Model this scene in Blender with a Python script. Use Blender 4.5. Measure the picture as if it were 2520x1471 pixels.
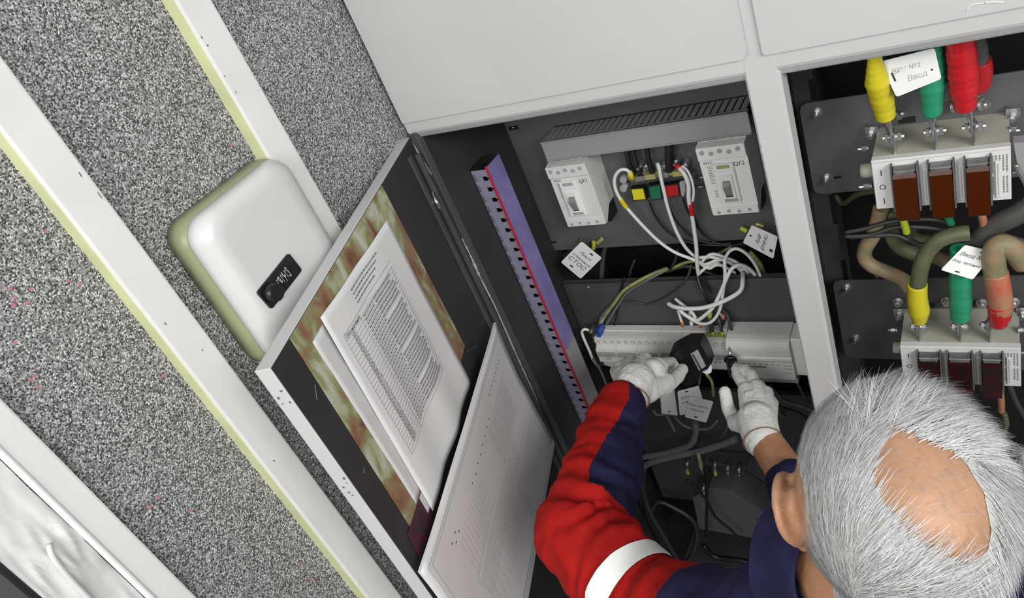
import bpy, bmesh, math, random
from mathutils import Vector, Matrix, noise
from mathutils.bvhtree import BVHTree
for o in list(bpy.data.objects): bpy.data.objects.remove(o)
sc = bpy.context.scene
COL = sc.collection
R_ = random.Random(7)
# ---------------------------------------------------------------- camera
RX = Vector((0.83486749, 0.42161982, -0.35388274))     # camera right in the room
DN = Vector((-0.01552593, -0.62460347, -0.78078771))   # camera down
FW = Vector((-0.55023197, 0.65734864, -0.51491509))    # view direction
CAMPOS = Vector((0.0, -1.0, 0.0)); FPX = 1862.986
cam_d = bpy.data.cameras.new('camera'); cam = bpy.data.objects.new('camera', cam_d); COL.objects.link(cam)
cam_d.sensor_width = 36.0; cam_d.lens = FPX/2520*36.0; cam_d.clip_start = 0.02
mw = Matrix((( RX.x, -DN.x, -FW.x, CAMPOS.x), (RX.y, -DN.y, -FW.y, CAMPOS.y), (RX.z, -DN.z, -FW.z, CAMPOS.z), (0,0,0,1)))
cam.matrix_world = mw
sc.camera = cam
# ---------------------------------------------------------------- world, lights, exposure
w = bpy.data.worlds.new('room_ambient'); sc.world = w; w.use_nodes = True
w.node_tree.nodes['Background'].inputs[0].default_value = (0.93, 0.96, 1.0, 1); w.node_tree.nodes['Background'].inputs[1].default_value = 0.34
def area(name, loc, target, sx, sy, power, color):
    l = bpy.data.lights.new(name, 'AREA'); l.shape = 'RECTANGLE'; l.size = sx; l.size_y = sy; l.energy = power; l.color = color
    o = bpy.data.objects.new(name, l); COL.objects.link(o); o.location = loc
    o.rotation_euler = (Vector(target)-Vector(loc)).to_track_quat('-Z', 'Y').to_euler(); return o
area('room_light_behind', (-0.30, -2.30, 0.45), (-0.45, 0.1, -0.75), 1.7, 0.9, 39.0, (1.0, 0.99, 0.97))
area('room_light_right', (2.2, -2.1, 0.95), (-0.7, -0.3, -0.6), 2.0, 1.2, 112.0, (1.0, 0.985, 0.96))
sc.view_settings.view_transform = 'Standard'; sc.view_settings.look = 'None'; sc.view_settings.exposure = 0.0; sc.view_settings.gamma = 1.0
sc.view_settings.use_curve_mapping = False
# ---------------------------------------------------------------- pixel -> real plane helpers (survey of the photograph)
def ray(px, py): return RX*((px-1260)/FPX) + DN*((py-735.5)/FPX) + FW
def at(px, py, ax, v):
    d = ray(px, py); t = (v-CAMPOS[ax])/d[ax]; return CAMPOS + d*t
def Y(px, py, y): return at(px, py, 1, y)
def D(px, py, t): return CAMPOS + ray(px, py)*t
# ---------------------------------------------------------------- materials
MATS = {}
def mat(name, col, rough=0.5, metal=0.0, var=0.0, vscale=30.0, bump=0.0, bscale=200.0, trans=0.0, spec=0.5, col2=None, coat=0.0, alpha=1.0):
    if name in MATS: return MATS[name]
    m = bpy.data.materials.new(name); m.use_nodes = True; nt = m.node_tree; b = nt.nodes['Principled BSDF']
    b.inputs['Base Color'].default_value = (*col, 1); b.inputs['Roughness'].default_value = rough; b.inputs['Metallic'].default_value = metal
    b.inputs['Transmission Weight'].default_value = trans; b.inputs['Specular IOR Level'].default_value = spec; b.inputs['Coat Weight'].default_value = coat
    b.inputs['Alpha'].default_value = alpha
    tc = nt.nodes.new('ShaderNodeTexCoord')
    if var > 0:
        n = nt.nodes.new('ShaderNodeTexNoise'); n.inputs['Scale'].default_value = vscale; n.inputs['Detail'].default_value = 5
        nt.links.new(tc.outputs['Object'], n.inputs['Vector'])
        r = nt.nodes.new('ShaderNodeValToRGB'); r.color_ramp.elements[0].position = 0.35; r.color_ramp.elements[1].position = 0.65
        c2 = col2 if col2 else tuple(c*(1-var) for c in col)
        r.color_ramp.elements[0].color = (*c2, 1); r.color_ramp.elements[1].color = (*col, 1)
        nt.links.new(n.outputs['Fac'], r.inputs['Fac']); nt.links.new(r.outputs['Color'], b.inputs['Base Color'])
    if bump > 0:
        n2 = nt.nodes.new('ShaderNodeTexNoise'); n2.inputs['Scale'].default_value = bscale; n2.inputs['Detail'].default_value = 3
        nt.links.new(tc.outputs['Object'], n2.inputs['Vector'])
        bp = nt.nodes.new('ShaderNodeBump'); bp.inputs['Strength'].default_value = bump; bp.inputs['Distance'].default_value = 0.002
        nt.links.new(n2.outputs['Fac'], bp.inputs['Height']); nt.links.new(bp.outputs['Normal'], b.inputs['Normal'])
    MATS[name] = m; return m
M_cab = mat('cabinet_grey_enamel', (0.47, 0.47, 0.47), 0.42, var=0.05, vscale=6, bump=0.05, bscale=350)
M_white = mat('white_trim_paint', (0.66, 0.66, 0.655), 0.38, var=0.05, vscale=12, bump=0.06, bscale=120)
M_film = mat('masking_film_white', (0.57, 0.57, 0.565), 0.45)
M_trimshade = mat('white_trim_shade_tint', (0.60, 0.63, 0.36), 0.45, var=0.18, vscale=14)  # shaded side of the white trim, put into the colour as a yellowish tint
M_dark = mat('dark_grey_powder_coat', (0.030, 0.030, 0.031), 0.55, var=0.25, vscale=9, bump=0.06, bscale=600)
M_dark2 = mat('charcoal_plate_coat', (0.070, 0.070, 0.072), 0.5, var=0.2, vscale=7, bump=0.05, bscale=600)
M_plate = mat('grey_mounting_plate_coat', (0.105, 0.105, 0.107), 0.42, var=0.15, vscale=5)
M_black = mat('black_rubber', (0.008, 0.008, 0.008), 0.5)
M_blackp = mat('black_plastic', (0.010, 0.010, 0.011), 0.32)
M_duct = mat('grey_duct_plastic', (0.26, 0.26, 0.26), 0.5)
M_ductsh = mat('dark_duct_finger_plastic', (0.10, 0.10, 0.10), 0.55)
M_brk = mat('light_grey_breaker_plastic', (0.60, 0.60, 0.59), 0.42, var=0.04, vscale=40)
M_brk2 = mat('pale_breaker_plastic', (0.70, 0.70, 0.69), 0.40)
M_brkg = mat('mid_grey_breaker_plastic', (0.33, 0.33, 0.33), 0.45)
M_mod = mat('modular_breaker_plastic', (0.72, 0.72, 0.69), 0.45, var=0.05, vscale=30)
M_silver = mat('silver_label_film', (0.45, 0.45, 0.45), 0.4, metal=0.2, var=0.3, vscale=120)
M_togg = mat('grey_toggle_plastic', (0.20, 0.20, 0.19), 0.4)
M_tog_o = mat('olive_window_plastic', (0.30, 0.33, 0.13), 0.4)
M_violet = mat('violet_film_on_lid', (0.19, 0.165, 0.38), 0.45, var=0.2, vscale=25)
M_lilacrefl = mat('grey_plastic_lilac_reflection', (0.24, 0.22, 0.36), 0.5, var=0.35, vscale=60, col2=(0.22, 0.22, 0.22))  # lilac reflections on the grey fingers, mixed into the colour
M_red = mat('red_stripe', (0.42, 0.02, 0.045), 0.5)
M_steel = mat('zinc_steel', (0.55, 0.55, 0.55), 0.3, metal=0.85, var=0.25, vscale=80)
M_steeld = mat('dull_steel', (0.25, 0.25, 0.25), 0.38, metal=0.8, var=0.3, vscale=60)
M_brass = mat('brass', (0.50, 0.48, 0.20), 0.4, metal=0.5)
M_wwire = mat('white_wire_insulation', (0.66, 0.66, 0.65), 0.45)
M_gwire = mat('grey_wire_insulation', (0.13, 0.13, 0.13), 0.5)
M_dwire = mat('dark_wire_insulation', (0.035, 0.035, 0.035), 0.45)
M_kwire = mat('black_wire_insulation', (0.010, 0.010, 0.010), 0.4)
M_ygwire = mat('yellowish_green_wire_insulation', (0.30, 0.32, 0.10), 0.5, var=0.5, vscale=50, col2=(0.16, 0.17, 0.10))
M_olive = mat('olive_cable_sheath', (0.105, 0.115, 0.055), 0.55, var=0.3, vscale=30)
M_greyc = mat('grey_cable_sheath', (0.075, 0.075, 0.072), 0.5, var=0.2, vscale=40)
M_tan = mat('tan_cable_sheath', (0.33, 0.21, 0.12), 0.55, var=0.6, vscale=35, col2=(0.17, 0.17, 0.09))
M_yel = mat('yellow_heat_shrink', (0.58, 0.50, 0.02), 0.28, bump=0.4, bscale=60)
M_grn = mat('green_heat_shrink', (0.020, 0.25, 0.13), 0.35, bump=0.5, bscale=120)
M_redh = mat('red_heat_shrink', (0.48, 0.012, 0.018), 0.26, bump=0.4, bscale=90)
M_redf = mat('faded_red_heat_shrink', (0.50, 0.10, 0.06), 0.4, var=0.4, vscale=25, col2=(0.36, 0.22, 0.12))
M_yg = mat('lime_ferrule_plastic', (0.42, 0.50, 0.03), 0.4)
M_org = mat('orange_ferrule_plastic', (0.45, 0.17, 0.06), 0.4)
M_yels = mat('yellow_label_film', (0.62, 0.56, 0.02), 0.4)
M_grns = mat('green_label_film', (0.01, 0.13, 0.07), 0.4)
M_reds = mat('red_label_film', (0.37, 0.010, 0.010), 0.4)
M_paper = mat('white_paper', (0.66, 0.66, 0.66), 0.7, var=0.04, vscale=8)
M_paper2 = mat('laminated_grey_paper', (0.58, 0.58, 0.58), 0.45, var=0.05, vscale=9)
M_card = mat('white_plastic_card', (0.72, 0.72, 0.72), 0.4)
M_ink = mat('black_ink', (0.02, 0.02, 0.02), 0.7)
M_inkg = mat('grey_ink', (0.17, 0.17, 0.17), 0.7)
M_inkl = mat('faint_grey_ink', (0.30, 0.30, 0.30), 0.7)
M_wink = mat('white_ink', (0.75, 0.75, 0.75), 0.6)
M_blue = mat('blue_terminal_plastic', (0.012, 0.07, 0.36), 0.35, var=0.3, vscale=50)
M_amber = mat('brown_smoked_cover', (0.050, 0.010, 0.0015), 0.3, spec=0.2)
M_amberd = mat('dark_smoked_cover', (0.014, 0.008, 0.007), 0.16, var=0.6, vscale=40, col2=(0.035, 0.004, 0.008))
M_safe = mat('safe_light_grey_shell', (0.55, 0.55, 0.55), 0.35, var=0.03, vscale=8)
M_safeshade = mat('safe_shell_shade_tint', (0.28, 0.30, 0.17), 0.4, var=0.2, vscale=8)  # shade on the safe's top and sides, painted in as dark olive
M_floor = mat('grey_concrete_floor', (0.20, 0.20, 0.20), 0.7, var=0.3, vscale=6, bump=0.3, bscale=60)
M_pink = mat('pink_paint_splash', (0.45, 0.16, 0.20), 0.6)
M_maroon = mat('maroon_sticker_film', (0.10, 0.015, 0.035), 0.4, var=0.7, vscale=60, col2=(0.03, 0.03, 0.032))
M_skin = mat('weathered_skin', (0.46, 0.24, 0.135), 0.5, var=0.25, vscale=22, col2=(0.36, 0.17, 0.09), bump=0.25, bscale=220)
M_glove = mat('white_knitted_cotton', (0.66, 0.66, 0.63), 0.9, var=0.12, vscale=40, bump=0.7, bscale=420)
M_redc = mat('red_workwear_cotton', (0.37, 0.009, 0.007), 0.8, spec=0.15, var=0.25, vscale=16, bump=0.3, bscale=700)
M_navy = mat('navy_workwear_cotton', (0.018, 0.016, 0.060), 0.8, spec=0.2, var=0.5, vscale=18, bump=0.3, bscale=700)
M_refl = mat('silver_reflective_tape', (0.80, 0.82, 0.80), 0.35, bump=0.3, bscale=900)
M_scalp = mat('pinkish_scalp', (0.40, 0.225, 0.135), 0.5, spec=0.3, var=0.2, vscale=25, bump=0.2, bscale=250)
M_hair = mat('white_grey_hair', (0.54, 0.545, 0.55), 0.45, var=0.25, vscale=60)
M_hairc = mat('grey_hair_underlayer', (0.46, 0.46, 0.44), 0.8, var=0.3, vscale=35, bump=0.8, bscale=300)
# stained old glue and paper on the door
def mat_stain():
    m = bpy.data.materials.new('glue_stained_paper'); m.use_nodes = True; nt = m.node_tree; b = nt.nodes['Principled BSDF']
    tc = nt.nodes.new('ShaderNodeTexCoord'); mp = nt.nodes.new('ShaderNodeMapping'); mp.inputs['Scale'].default_value = (1, 1, 0.6)
    n = nt.nodes.new('ShaderNodeTexNoise'); n.inputs['Scale'].default_value = 26; n.inputs['Detail'].default_value = 9; n.inputs['Distortion'].default_value = 0.5
    r = nt.nodes.new('ShaderNodeValToRGB'); e = r.color_ramp.elements
    e[0].position = 0.30; e[0].color = (0.14, 0.066, 0.032, 1); e[1].position = 0.70; e[1].color = (0.50, 0.50, 0.44, 1)
    for p, c in ((0.43, (0.25, 0.14, 0.08, 1)), (0.50, (0.23, 0.235, 0.11, 1)), (0.57, (0.35, 0.36, 0.22, 1))):
        k = e.new(p); k.color = c
    nt.links.new(tc.outputs['Object'], mp.inputs[0]); nt.links.new(mp.outputs[0], n.inputs['Vector']); nt.links.new(n.outputs['Fac'], r.inputs['Fac'])
    nt.links.new(r.outputs['Color'], b.inputs['Base Color']); b.inputs['Roughness'].default_value = 0.45
    bp = nt.nodes.new('ShaderNodeBump'); bp.inputs['Strength'].default_value = 0.4; bp.inputs['Distance'].default_value = 0.003
    nt.links.new(n.outputs['Fac'], bp.inputs['Height']); nt.links.new(bp.outputs['Normal'], b.inputs['Normal']); return m
M_stain = mat_stain()
# crushed-stone wall plaster: grains of black, grey and white
def mat_granule():
    m = bpy.data.materials.new('stone_granule_plaster'); m.use_nodes = True; nt = m.node_tree; b = nt.nodes['Principled BSDF']
    tc = nt.nodes.new('ShaderNodeTexCoord')
    v = nt.nodes.new('ShaderNodeTexVoronoi'); v.inputs['Scale'].default_value = 520; v.inputs['Randomness'].default_value = 1
    nt.links.new(tc.outputs['Object'], v.inputs['Vector'])
    s = nt.nodes.new('ShaderNodeSeparateColor'); nt.links.new(v.outputs['Color'], s.inputs[0])
    r = nt.nodes.new('ShaderNodeValToRGB'); r.color_ramp.interpolation = 'CONSTANT'; e = r.color_ramp.elements
    e[0].position = 0; e[0].color = (0.045, 0.045, 0.045, 1); e[1].position = 0.17; e[1].color = (0.105, 0.105, 0.105, 1)
    for p, c in ((0.34, 0.20), (0.60, 0.31), (0.82, 0.48), (0.94, 0.60)):
        k = e.new(p); k.color = (c, c, c, 1)
    nt.links.new(s.outputs[0], r.inputs['Fac']); nt.links.new(r.outputs['Color'], b.inputs['Base Color'])
    b.inputs['Roughness'].default_value = 0.6
    bp = nt.nodes.new('ShaderNodeBump'); bp.inputs['Strength'].default_value = 0.8; bp.inputs['Distance'].default_value = 0.0015; bp.invert = True
    nt.links.new(v.outputs['Distance'], bp.inputs['Height']); nt.links.new(bp.outputs['Normal'], b.inputs['Normal']); return m
M_wall = mat_granule()
# ---------------------------------------------------------------- geometry helpers
class G:
    def __init__(s): s.bm = bmesh.new(); s.mi = 0
    def _faces(s, before):
        for f in s.bm.faces:
            if f.index == -1 or f not in before: f.material_index = s.mi
    def box(s, x0, x1, y0, y1, z0, z1, bev=0.0, seg=1, Mx=None):
        vs = [s.bm.verts.new(c) for c in ((x0,y0,z0),(x1,y0,z0),(x1,y1,z0),(x0,y1,z0),(x0,y0,z1),(x1,y0,z1),(x1,y1,z1),(x0,y1,z1))]
        fs = [s.bm.faces.new([vs[i] for i in q]) for q in ((3,2,1,0),(4,5,6,7),(0,1,5,4),(1,2,6,5),(2,3,7,6),(3,0,4,7))]
        for f in fs: f.material_index = s.mi
        if bev > 0:
            es = {e for f in fs for e in f.edges}
            rr = bmesh.ops.bevel(s.bm, geom=list(es), offset=bev, segments=seg, affect='EDGES', profile=0.6)
            vs = list({v for f in rr['faces'] for v in f.verts} | {v for v in vs if v.is_valid})
            for f in rr['faces']: f.material_index = s.mi
        if Mx is not None:
            for v in vs: v.co = Mx @ v.co
        return s
    def cyl(s, p0, p1, r, seg=12, r2=None, cap=True):
        p0 = Vector(p0); p1 = Vector(p1); d = (p1-p0).normalized(); r2 = r if r2 is None else r2
        a = d.orthogonal().normalized(); b = d.cross(a)
        A = []; B = []
        for i in range(seg):
            t = 2*math.pi*i/seg; u = a*math.cos(t)+b*math.sin(t)
            A.append(s.bm.verts.new(p0+u*r)); B.append(s.bm.verts.new(p1+u*r2))
        for i in range(seg):
            j = (i+1) % seg; f = s.bm.faces.new((A[i], A[j], B[j], B[i])); f.material_index = s.mi; f.smooth = seg > 8
        if cap:
            s.bm.faces.new(A[::-1]).material_index = s.mi; s.bm.faces.new(B).material_index = s.mi
        return s
    def tube(s, pts, r, seg=8, radii=None, sub=6, cap=True, smooth=True):
        P = spline(pts, sub) if smooth else [Vector(p) for p in pts]
        n = len(P); rings = []; prev = None
        for i, p in enumerate(P):
            t = (P[min(i+1, n-1)]-P[max(i-1, 0)]).normalized()
            if prev is None: a = t.orthogonal().normalized()
            else:
                a = prev - t*prev.dot(t)
                a = a.normalized() if a.length > 1e-6 else t.orthogonal().normalized()
            prev = a; b = t.cross(a)
            rr = r
            if radii is not None:
                u = i/(n-1)*(len(radii)-1); k = min(int(u), len(radii)-2); rr = radii[k]*(1-(u-k))+radii[k+1]*(u-k)
            rings.append([s.bm.verts.new(p+(a*math.cos(2*math.pi*j/seg)+b*math.sin(2*math.pi*j/seg))*rr) for j in range(seg)])
        for i in range(n-1):
            for j in range(seg):
                k = (j+1) % seg; f = s.bm.faces.new((rings[i][j], rings[i][k], rings[i+1][k], rings[i+1][j])); f.smooth = True; f.material_index = s.mi
        if cap:
            s.bm.faces.new(rings[0][::-1]).material_index = s.mi; s.bm.faces.new(rings[-1]).material_index = s.mi
        return s
    def prism(s, pts, ext):
        ext = Vector(ext); A = [s.bm.verts.new(p) for p in pts]; B = [s.bm.verts.new(Vector(p)+ext) for p in pts]; n = len(pts)
        fs = [s.bm.faces.new(A[::-1]), s.bm.faces.new(B)]
        for i in range(n): fs.append(s.bm.faces.new((A[i], A[(i+1) % n], B[(i+1) % n], B[i])))
        for f in fs: f.material_index = s.mi
        bmesh.ops.recalc_face_normals(s.bm, faces=fs)
        return s
    def quad(s, a, b, c, d):
        f = s.bm.faces.new([s.bm.verts.new(p) for p in (a, b, c, d)]); f.material_index = s.mi; return s
    def loft(s, rings, cap=True, smooth=True):
        R = [[s.bm.verts.new(p) for p in r] for r in rings]; n = len(R[0])
        for i in range(len(R)-1):
            for j in range(n):
                k = (j+1) % n; f = s.bm.faces.new((R[i][j], R[i][k], R[i+1][k], R[i+1][j])); f.smooth = smooth; f.material_index = s.mi
        if cap:
            s.bm.faces.new(R[0][::-1]).material_index = s.mi; s.bm.faces.new(R[-1]).material_index = s.mi
        return s
    def sphere(s, c, r, sx=1, sy=1, sz=1, u=14, v=10):
        rr = bmesh.ops.create_uvsphere(s.bm, u_segments=u, v_segments=v, radius=r)
        for q in rr['verts']: q.co = Vector((q.co.x*sx, q.co.y*sy, q.co.z*sz))+Vector(c)
        for f in {f for q in rr['verts'] for f in q.link_faces}: f.smooth = True; f.material_index = s.mi
        return s
    def obj(s, name, mats, parent=None, Mx=None):
        """link as ONE mesh object; vertices are in room coordinates and shifted to the parent's frame"""
        bmesh.ops.recalc_face_normals(s.bm, faces=s.bm.faces) if not getattr(s, 'keepn', False) else None
        me = bpy.data.meshes.new(name); s.bm.to_mesh(me); s.bm.free()
        for m in (mats if isinstance(mats, (list, tuple)) else [mats]): me.materials.append(m)
        return link(name, me, parent)
def link(name, me, parent=None):
    o = bpy.data.objects.new(name, me); COL.objects.link(o)
    if parent is not None:
        o.parent = parent
        me.transform(wmat(parent).inverted())
    else:
        lo = Vector([min(v.co[i] for v in me.vertices) for i in range(3)]); hi = Vector([max(v.co[i] for v in me.vertices) for i in range(3)])
        c = (lo+hi)/2; c.z = lo.z; me.transform(Matrix.Translation(-c)); o.location = c
    return o
def wmat(o):
    m = o.matrix_basis.copy()
    while o.parent is not None: o = o.parent; m = o.matrix_basis @ m
    return m
def spline(pts, sub=6):
    P = [Vector(p) for p in pts]
    if len(P) < 3: return P
    out = []
    for i in range(len(P)-1):
        p0 = P[max(i-1, 0)]; p1 = P[i]; p2 = P[i+1]; p3 = P[min(i+2, len(P)-1)]
        for k in range(sub):
            t = k/sub
            out.append(0.5*((2*p1)+(p2-p0)*t+(2*p0-5*p1+4*p2-p3)*t*t+(3*p1-p0-3*p2+p3)*t*t*t))
    out.append(P[-1]); return out
def tag(o, label, cat, group=None):
    o['label'] = label; o['category'] = cat
    if group: o['group'] = group
    return o
def thing(name, label, cat, loc, group=None):
    o = bpy.data.objects.new(name, None); COL.objects.link(o); o.location = Vector(loc); o.empty_display_size = 0.02
    return tag(o, label, cat, group)
def struct(o): o['kind'] = 'structure'; return o
def stuff(o): o['kind'] = 'stuff'; return o
def text_mesh(txt, size=1.0, align='CENTER', shear=0.0, line=1.0):
    cu = bpy.data.curves.new('txt', 'FONT'); cu.body = txt; cu.size = size; cu.align_x = align; cu.align_y = 'CENTER'; cu.shear = shear; cu.space_line = line
    cu.resolution_u = 2
    t = bpy.data.objects.new('txt', cu); COL.objects.link(t)
    dg = bpy.context.evaluated_depsgraph_get(); me = bpy.data.meshes.new_from_object(t.evaluated_get(dg))
    bpy.data.objects.remove(t); bpy.data.curves.remove(cu); me.materials.clear(); return me
def put_text(name, txt, size, org, right, up, m, parent, align='CENTER', shear=0.0, line=1.0, fn=None):
    """flat print: text laid at org with its own right / up directions (fn maps u,v to the sheet when given)"""
    me = text_mesh(txt, size, align, shear, line)
    r = Vector(right).normalized() if fn is None else None; u = Vector(up).normalized() if fn is None else None
    for v in me.vertices:
        v.co = (Vector(org)+r*v.co.x+u*v.co.y) if fn is None else fn(v.co.x, v.co.y)
    me.materials.append(m); return link(name, me, parent)
def rrect(w, h, r, n=5):
    out = []
    for cx, cy, a0 in ((w/2-r, h/2-r, 0), (-w/2+r, h/2-r, 90), (-w/2+r, -h/2+r, 180), (w/2-r, -h/2+r, 270)):
        for k in range(n+1):
            a = math.radians(a0+90*k/n); out.append((cx+r*math.cos(a), cy+r*math.sin(a)))
    return out
FZ = -2.2
XW = -0.912
# ================================================================ the setting
g = G(); g.box(XW-0.1, XW, -2.0, 0.75, FZ, 0.55); wall = struct(g.obj('wall_left', M_wall))
g = G()
for px, py in ((115,570),(25,710),(75,711),(35,732),(66,744),(33,750),(196,700),(167,690),(82,925),(75,933),(96,953),(36,843),(570,356),(390,1225),(368,1247),(470,1256),(400,925),(742,1387),(770,1428)):
    p = at(px, py, 0, XW); a = R_.random()*3
    ring = [(p.x+0.0006, p.y+0.0024*math.cos(a+t)*R_.uniform(.7, 1.2), p.z+0.0024*math.sin(a+t)*R_.uniform(.7, 1.2)) for t in [k*math.pi/3 for k in range(6)]]
    g.prism(ring, (-0.0008, 0, 0))
stuff(g.obj('paint_speck', M_pink, wall))['label'] = 'dried pink paint specks on the granule plaster'
g = G(); g.box(-1.1, 1.5, -2.0, 0.75, FZ-0.1, FZ); struct(g.obj('floor', M_floor))
g = G(); g.box(-1.1, 1.5, 0.65, 0.75, FZ, 0.55); struct(g.obj('wall_back', M_floor))
def bar(name, y0, y1, x1, z0=FZ, z1=0.5, chips=()):
    g = G(); g.box(XW+0.004, x1, y0+0.0015, y1, z0, z1, 0.003, 2); o = struct(g.obj(name, M_white))
    g = G(); g.box(XW-0.001, x1-0.004, y0, y0+0.0015, z0, z1); g.obj('side_flange', M_trimshade, o)['label'] = 'side of the trim with shade tinted into its colour'
    g = G()
    for yy, zz, h, wd in chips:
        pts = [(x1+0.0003, yy+wd*math.cos(t)*R_.uniform(.5, 1.1), zz+h*math.sin(t)*R_.uniform(.6, 1.1)) for t in [k*math.pi/4 for k in range(8)]]
        g.prism(pts, (-0.0006, 0, 0))
    if chips: stuff(g.obj('paint_chip', M_gwire, o))
    return o
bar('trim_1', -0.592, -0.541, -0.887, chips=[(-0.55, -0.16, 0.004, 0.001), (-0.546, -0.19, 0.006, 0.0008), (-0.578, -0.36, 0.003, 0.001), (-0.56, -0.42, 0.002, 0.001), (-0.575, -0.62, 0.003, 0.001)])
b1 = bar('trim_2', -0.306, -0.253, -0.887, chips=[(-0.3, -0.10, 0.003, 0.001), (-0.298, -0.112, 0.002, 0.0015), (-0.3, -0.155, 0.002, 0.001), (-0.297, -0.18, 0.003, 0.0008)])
# frame at the near end of the wall: flat board, rounded ridge, foil-wrapped inner board
g = G(); g.box(XW, -0.893, -0.800, -0.767, FZ, 0.5, 0.003, 2); t3 = struct(g.obj('trim_3', M_white))
g = G(); g.cyl((-0.894, -0.803, FZ), (-0.894, -0.803, 0.5), 0.0045, 10); g.obj('ridge', M_white, t3)
# crumpled masking film
bm = bmesh.new(); NU, NV = 26, 260
def film(u, v):
    y = -0.807-0.068*u; z = FZ+(0.5-FZ)*v
    h = 0.004*noise.noise((u*3, z*14, 1.0))+0.0035*abs(noise.noise((u*5+z*9, z*22, 4.0)))
    k = math.exp(-((z+0.49)/0.05)**2)
    h += k*(0.010*abs(noise.noise((u*4+3, z*30+u*6, 9.0)))+0.006*math.exp(-((u-0.45-(z+0.49)*6)/0.09)**2))
    return Vector((-0.902+h, y, z))
vv = [[bm.verts.new(film(i/NU, j/NV)) for i in range(NU+1)] for j in range(NV+1)]
for j in range(NV):
    for i in range(NU):
        f = bm.faces.new((vv[j][i], vv[j][i+1], vv[j+1][i+1], vv[j+1][i])); f.smooth = True
me = bpy.data.meshes.new('masking_film'); bm.to_mesh(me); bm.free(); me.materials.append(M_film)
o = link('masking_film', me, t3); o['label'] = 'crumpled white film over the inner board'
g = G(); g.tube([(-0.893, -0.835, -0.462), (-0.889, -0.842, -0.475), (-0.890, -0.846, -0.51), (-0.893, -0.848, -0.56)], 0.0035, 8); g.obj('film_fold', M_film, t3)
g = G(); g.box(XW, -0.898, -0.882, -0.8755, FZ, 0.5, 0.001); g.obj('rubber_seal', M_black, t3)
g = G(); g.box(XW, -0.905, -1.0, -0.882, FZ, 0.5); g.obj('door_leaf', M_dark2, t3)

# ================================================================ cabinet
XL, XR = -0.903, 0.62
cabt = thing('switchgear_cabinet', 'light grey steel switchgear cabinet with open compartments and a swung out door', 'cabinet', (-0.14, 0.25, FZ))
ZD, ZR, ZO = -0.3835, -0.4065, -0.4185      # upper door bottom, rail front bottom edge, opening top
def part(g, name, m, par=cabt, label=None):
    o = g.obj(name, m, par)
    if label: o['label'] = label
    return o
g = G(); g.box(XL, XR, 0.0045, 0.60, 0.40, 0.44, 0.002); part(g, 'top_panel', M_cab)
# frame: face of rail with a rolled lower edge, centre post, left jamb
g = G(); prof = [(0.0049, -0.34), (0.0049, ZR+0.004), (0.0065, ZR), (0.013, ZO+0.003), (0.016, ZO), (0.030, ZO), (0.030, -0.34)]
g.prism([(XL, y, z) for y, z in prof], (XR-XL, 0, 0)); part(g, 'top_rail', M_cab)
def post(x0, x1, z0, z1, name):
    g = G(); pr = [(x0, 0.040), (x0, 0.007), (x0+0.003, 0.0045), (x1-0.004, 0.0045), (x1, 0.010), (x1, 0.040)]
    g.prism([(x, y, z0) for x, y in pr], (0, 0, z1-z0)); return part(g, name, M_cab)
post(-0.300, -0.2535, FZ+0.1, -0.38, 'centre_post')
post(-0.2935, -0.2625, -0.379, 0.40, 'upper_centre_post')
post(XL, -0.893, -0.405, 0.40, 'left_upright')
post(0.585, XR, FZ+0.1, 0.40, 'right_upright')
g = G(); g.box(XL, XR, 0.0045, 0.6, FZ, FZ+0.1); part(g, 'plinth', M_dark2)
# left jamb of the open compartment: dark return strip with chipped edge
g = G(); g.box(-0.9005, -0.885, 0.001, 0.018, FZ+0.1, -0.405, 0.001); part(g, 'left_jamb', M_dark2)
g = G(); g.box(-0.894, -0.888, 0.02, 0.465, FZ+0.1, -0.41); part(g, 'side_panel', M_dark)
g = G(); g.box(XL, -0.897, 0.03, 0.6, FZ+0.1, 0.40); part(g, 'outer_side_panel', M_cab)
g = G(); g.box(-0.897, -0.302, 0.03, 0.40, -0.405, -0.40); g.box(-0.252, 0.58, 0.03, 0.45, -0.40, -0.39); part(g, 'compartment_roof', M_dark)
g = G(); g.box(-0.89, XR, 0.47, 0.48, FZ+0.1, -0.39); part(g, 'back_panel', M_black)
g = G(); g.box(-0.299, -0.296, 0.04, 0.46, FZ+0.1, -0.405); part(g, 'partition', M_dark)
# chipped white paint along the jamb
g = G()
for (x0, y0), (x1, y1), wd in (((1010,345),(1062,430),1.4), ((1137,587),(1158,630),1.6), ((1158,630),(1179,678),3.2), ((1179,678),(1216,750),2.6), ((1216,750),(1264,858),2.4), ((1264,858),(1308,955),2.0), ((1308,955),(1364,1083),1.6)):
    n = 9; L = []; Rr = []
    for k in range(n+1):
        p = Y(x0+(x1-x0)*k/n, y0+(y1-y0)*k/n, 0.0005); ww = 0.00095*wd*R_.uniform(0.35, 1.15)
        L.append((p.x-ww, 0.0004, p.z)); Rr.append((p.x+ww, 0.0004, p.z))
    g.prism(L+Rr[::-1], (0, 0.001, 0))
stuff(part(g, 'chipped_paint', M_white, label='bare white chips along the dark jamb'))
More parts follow.
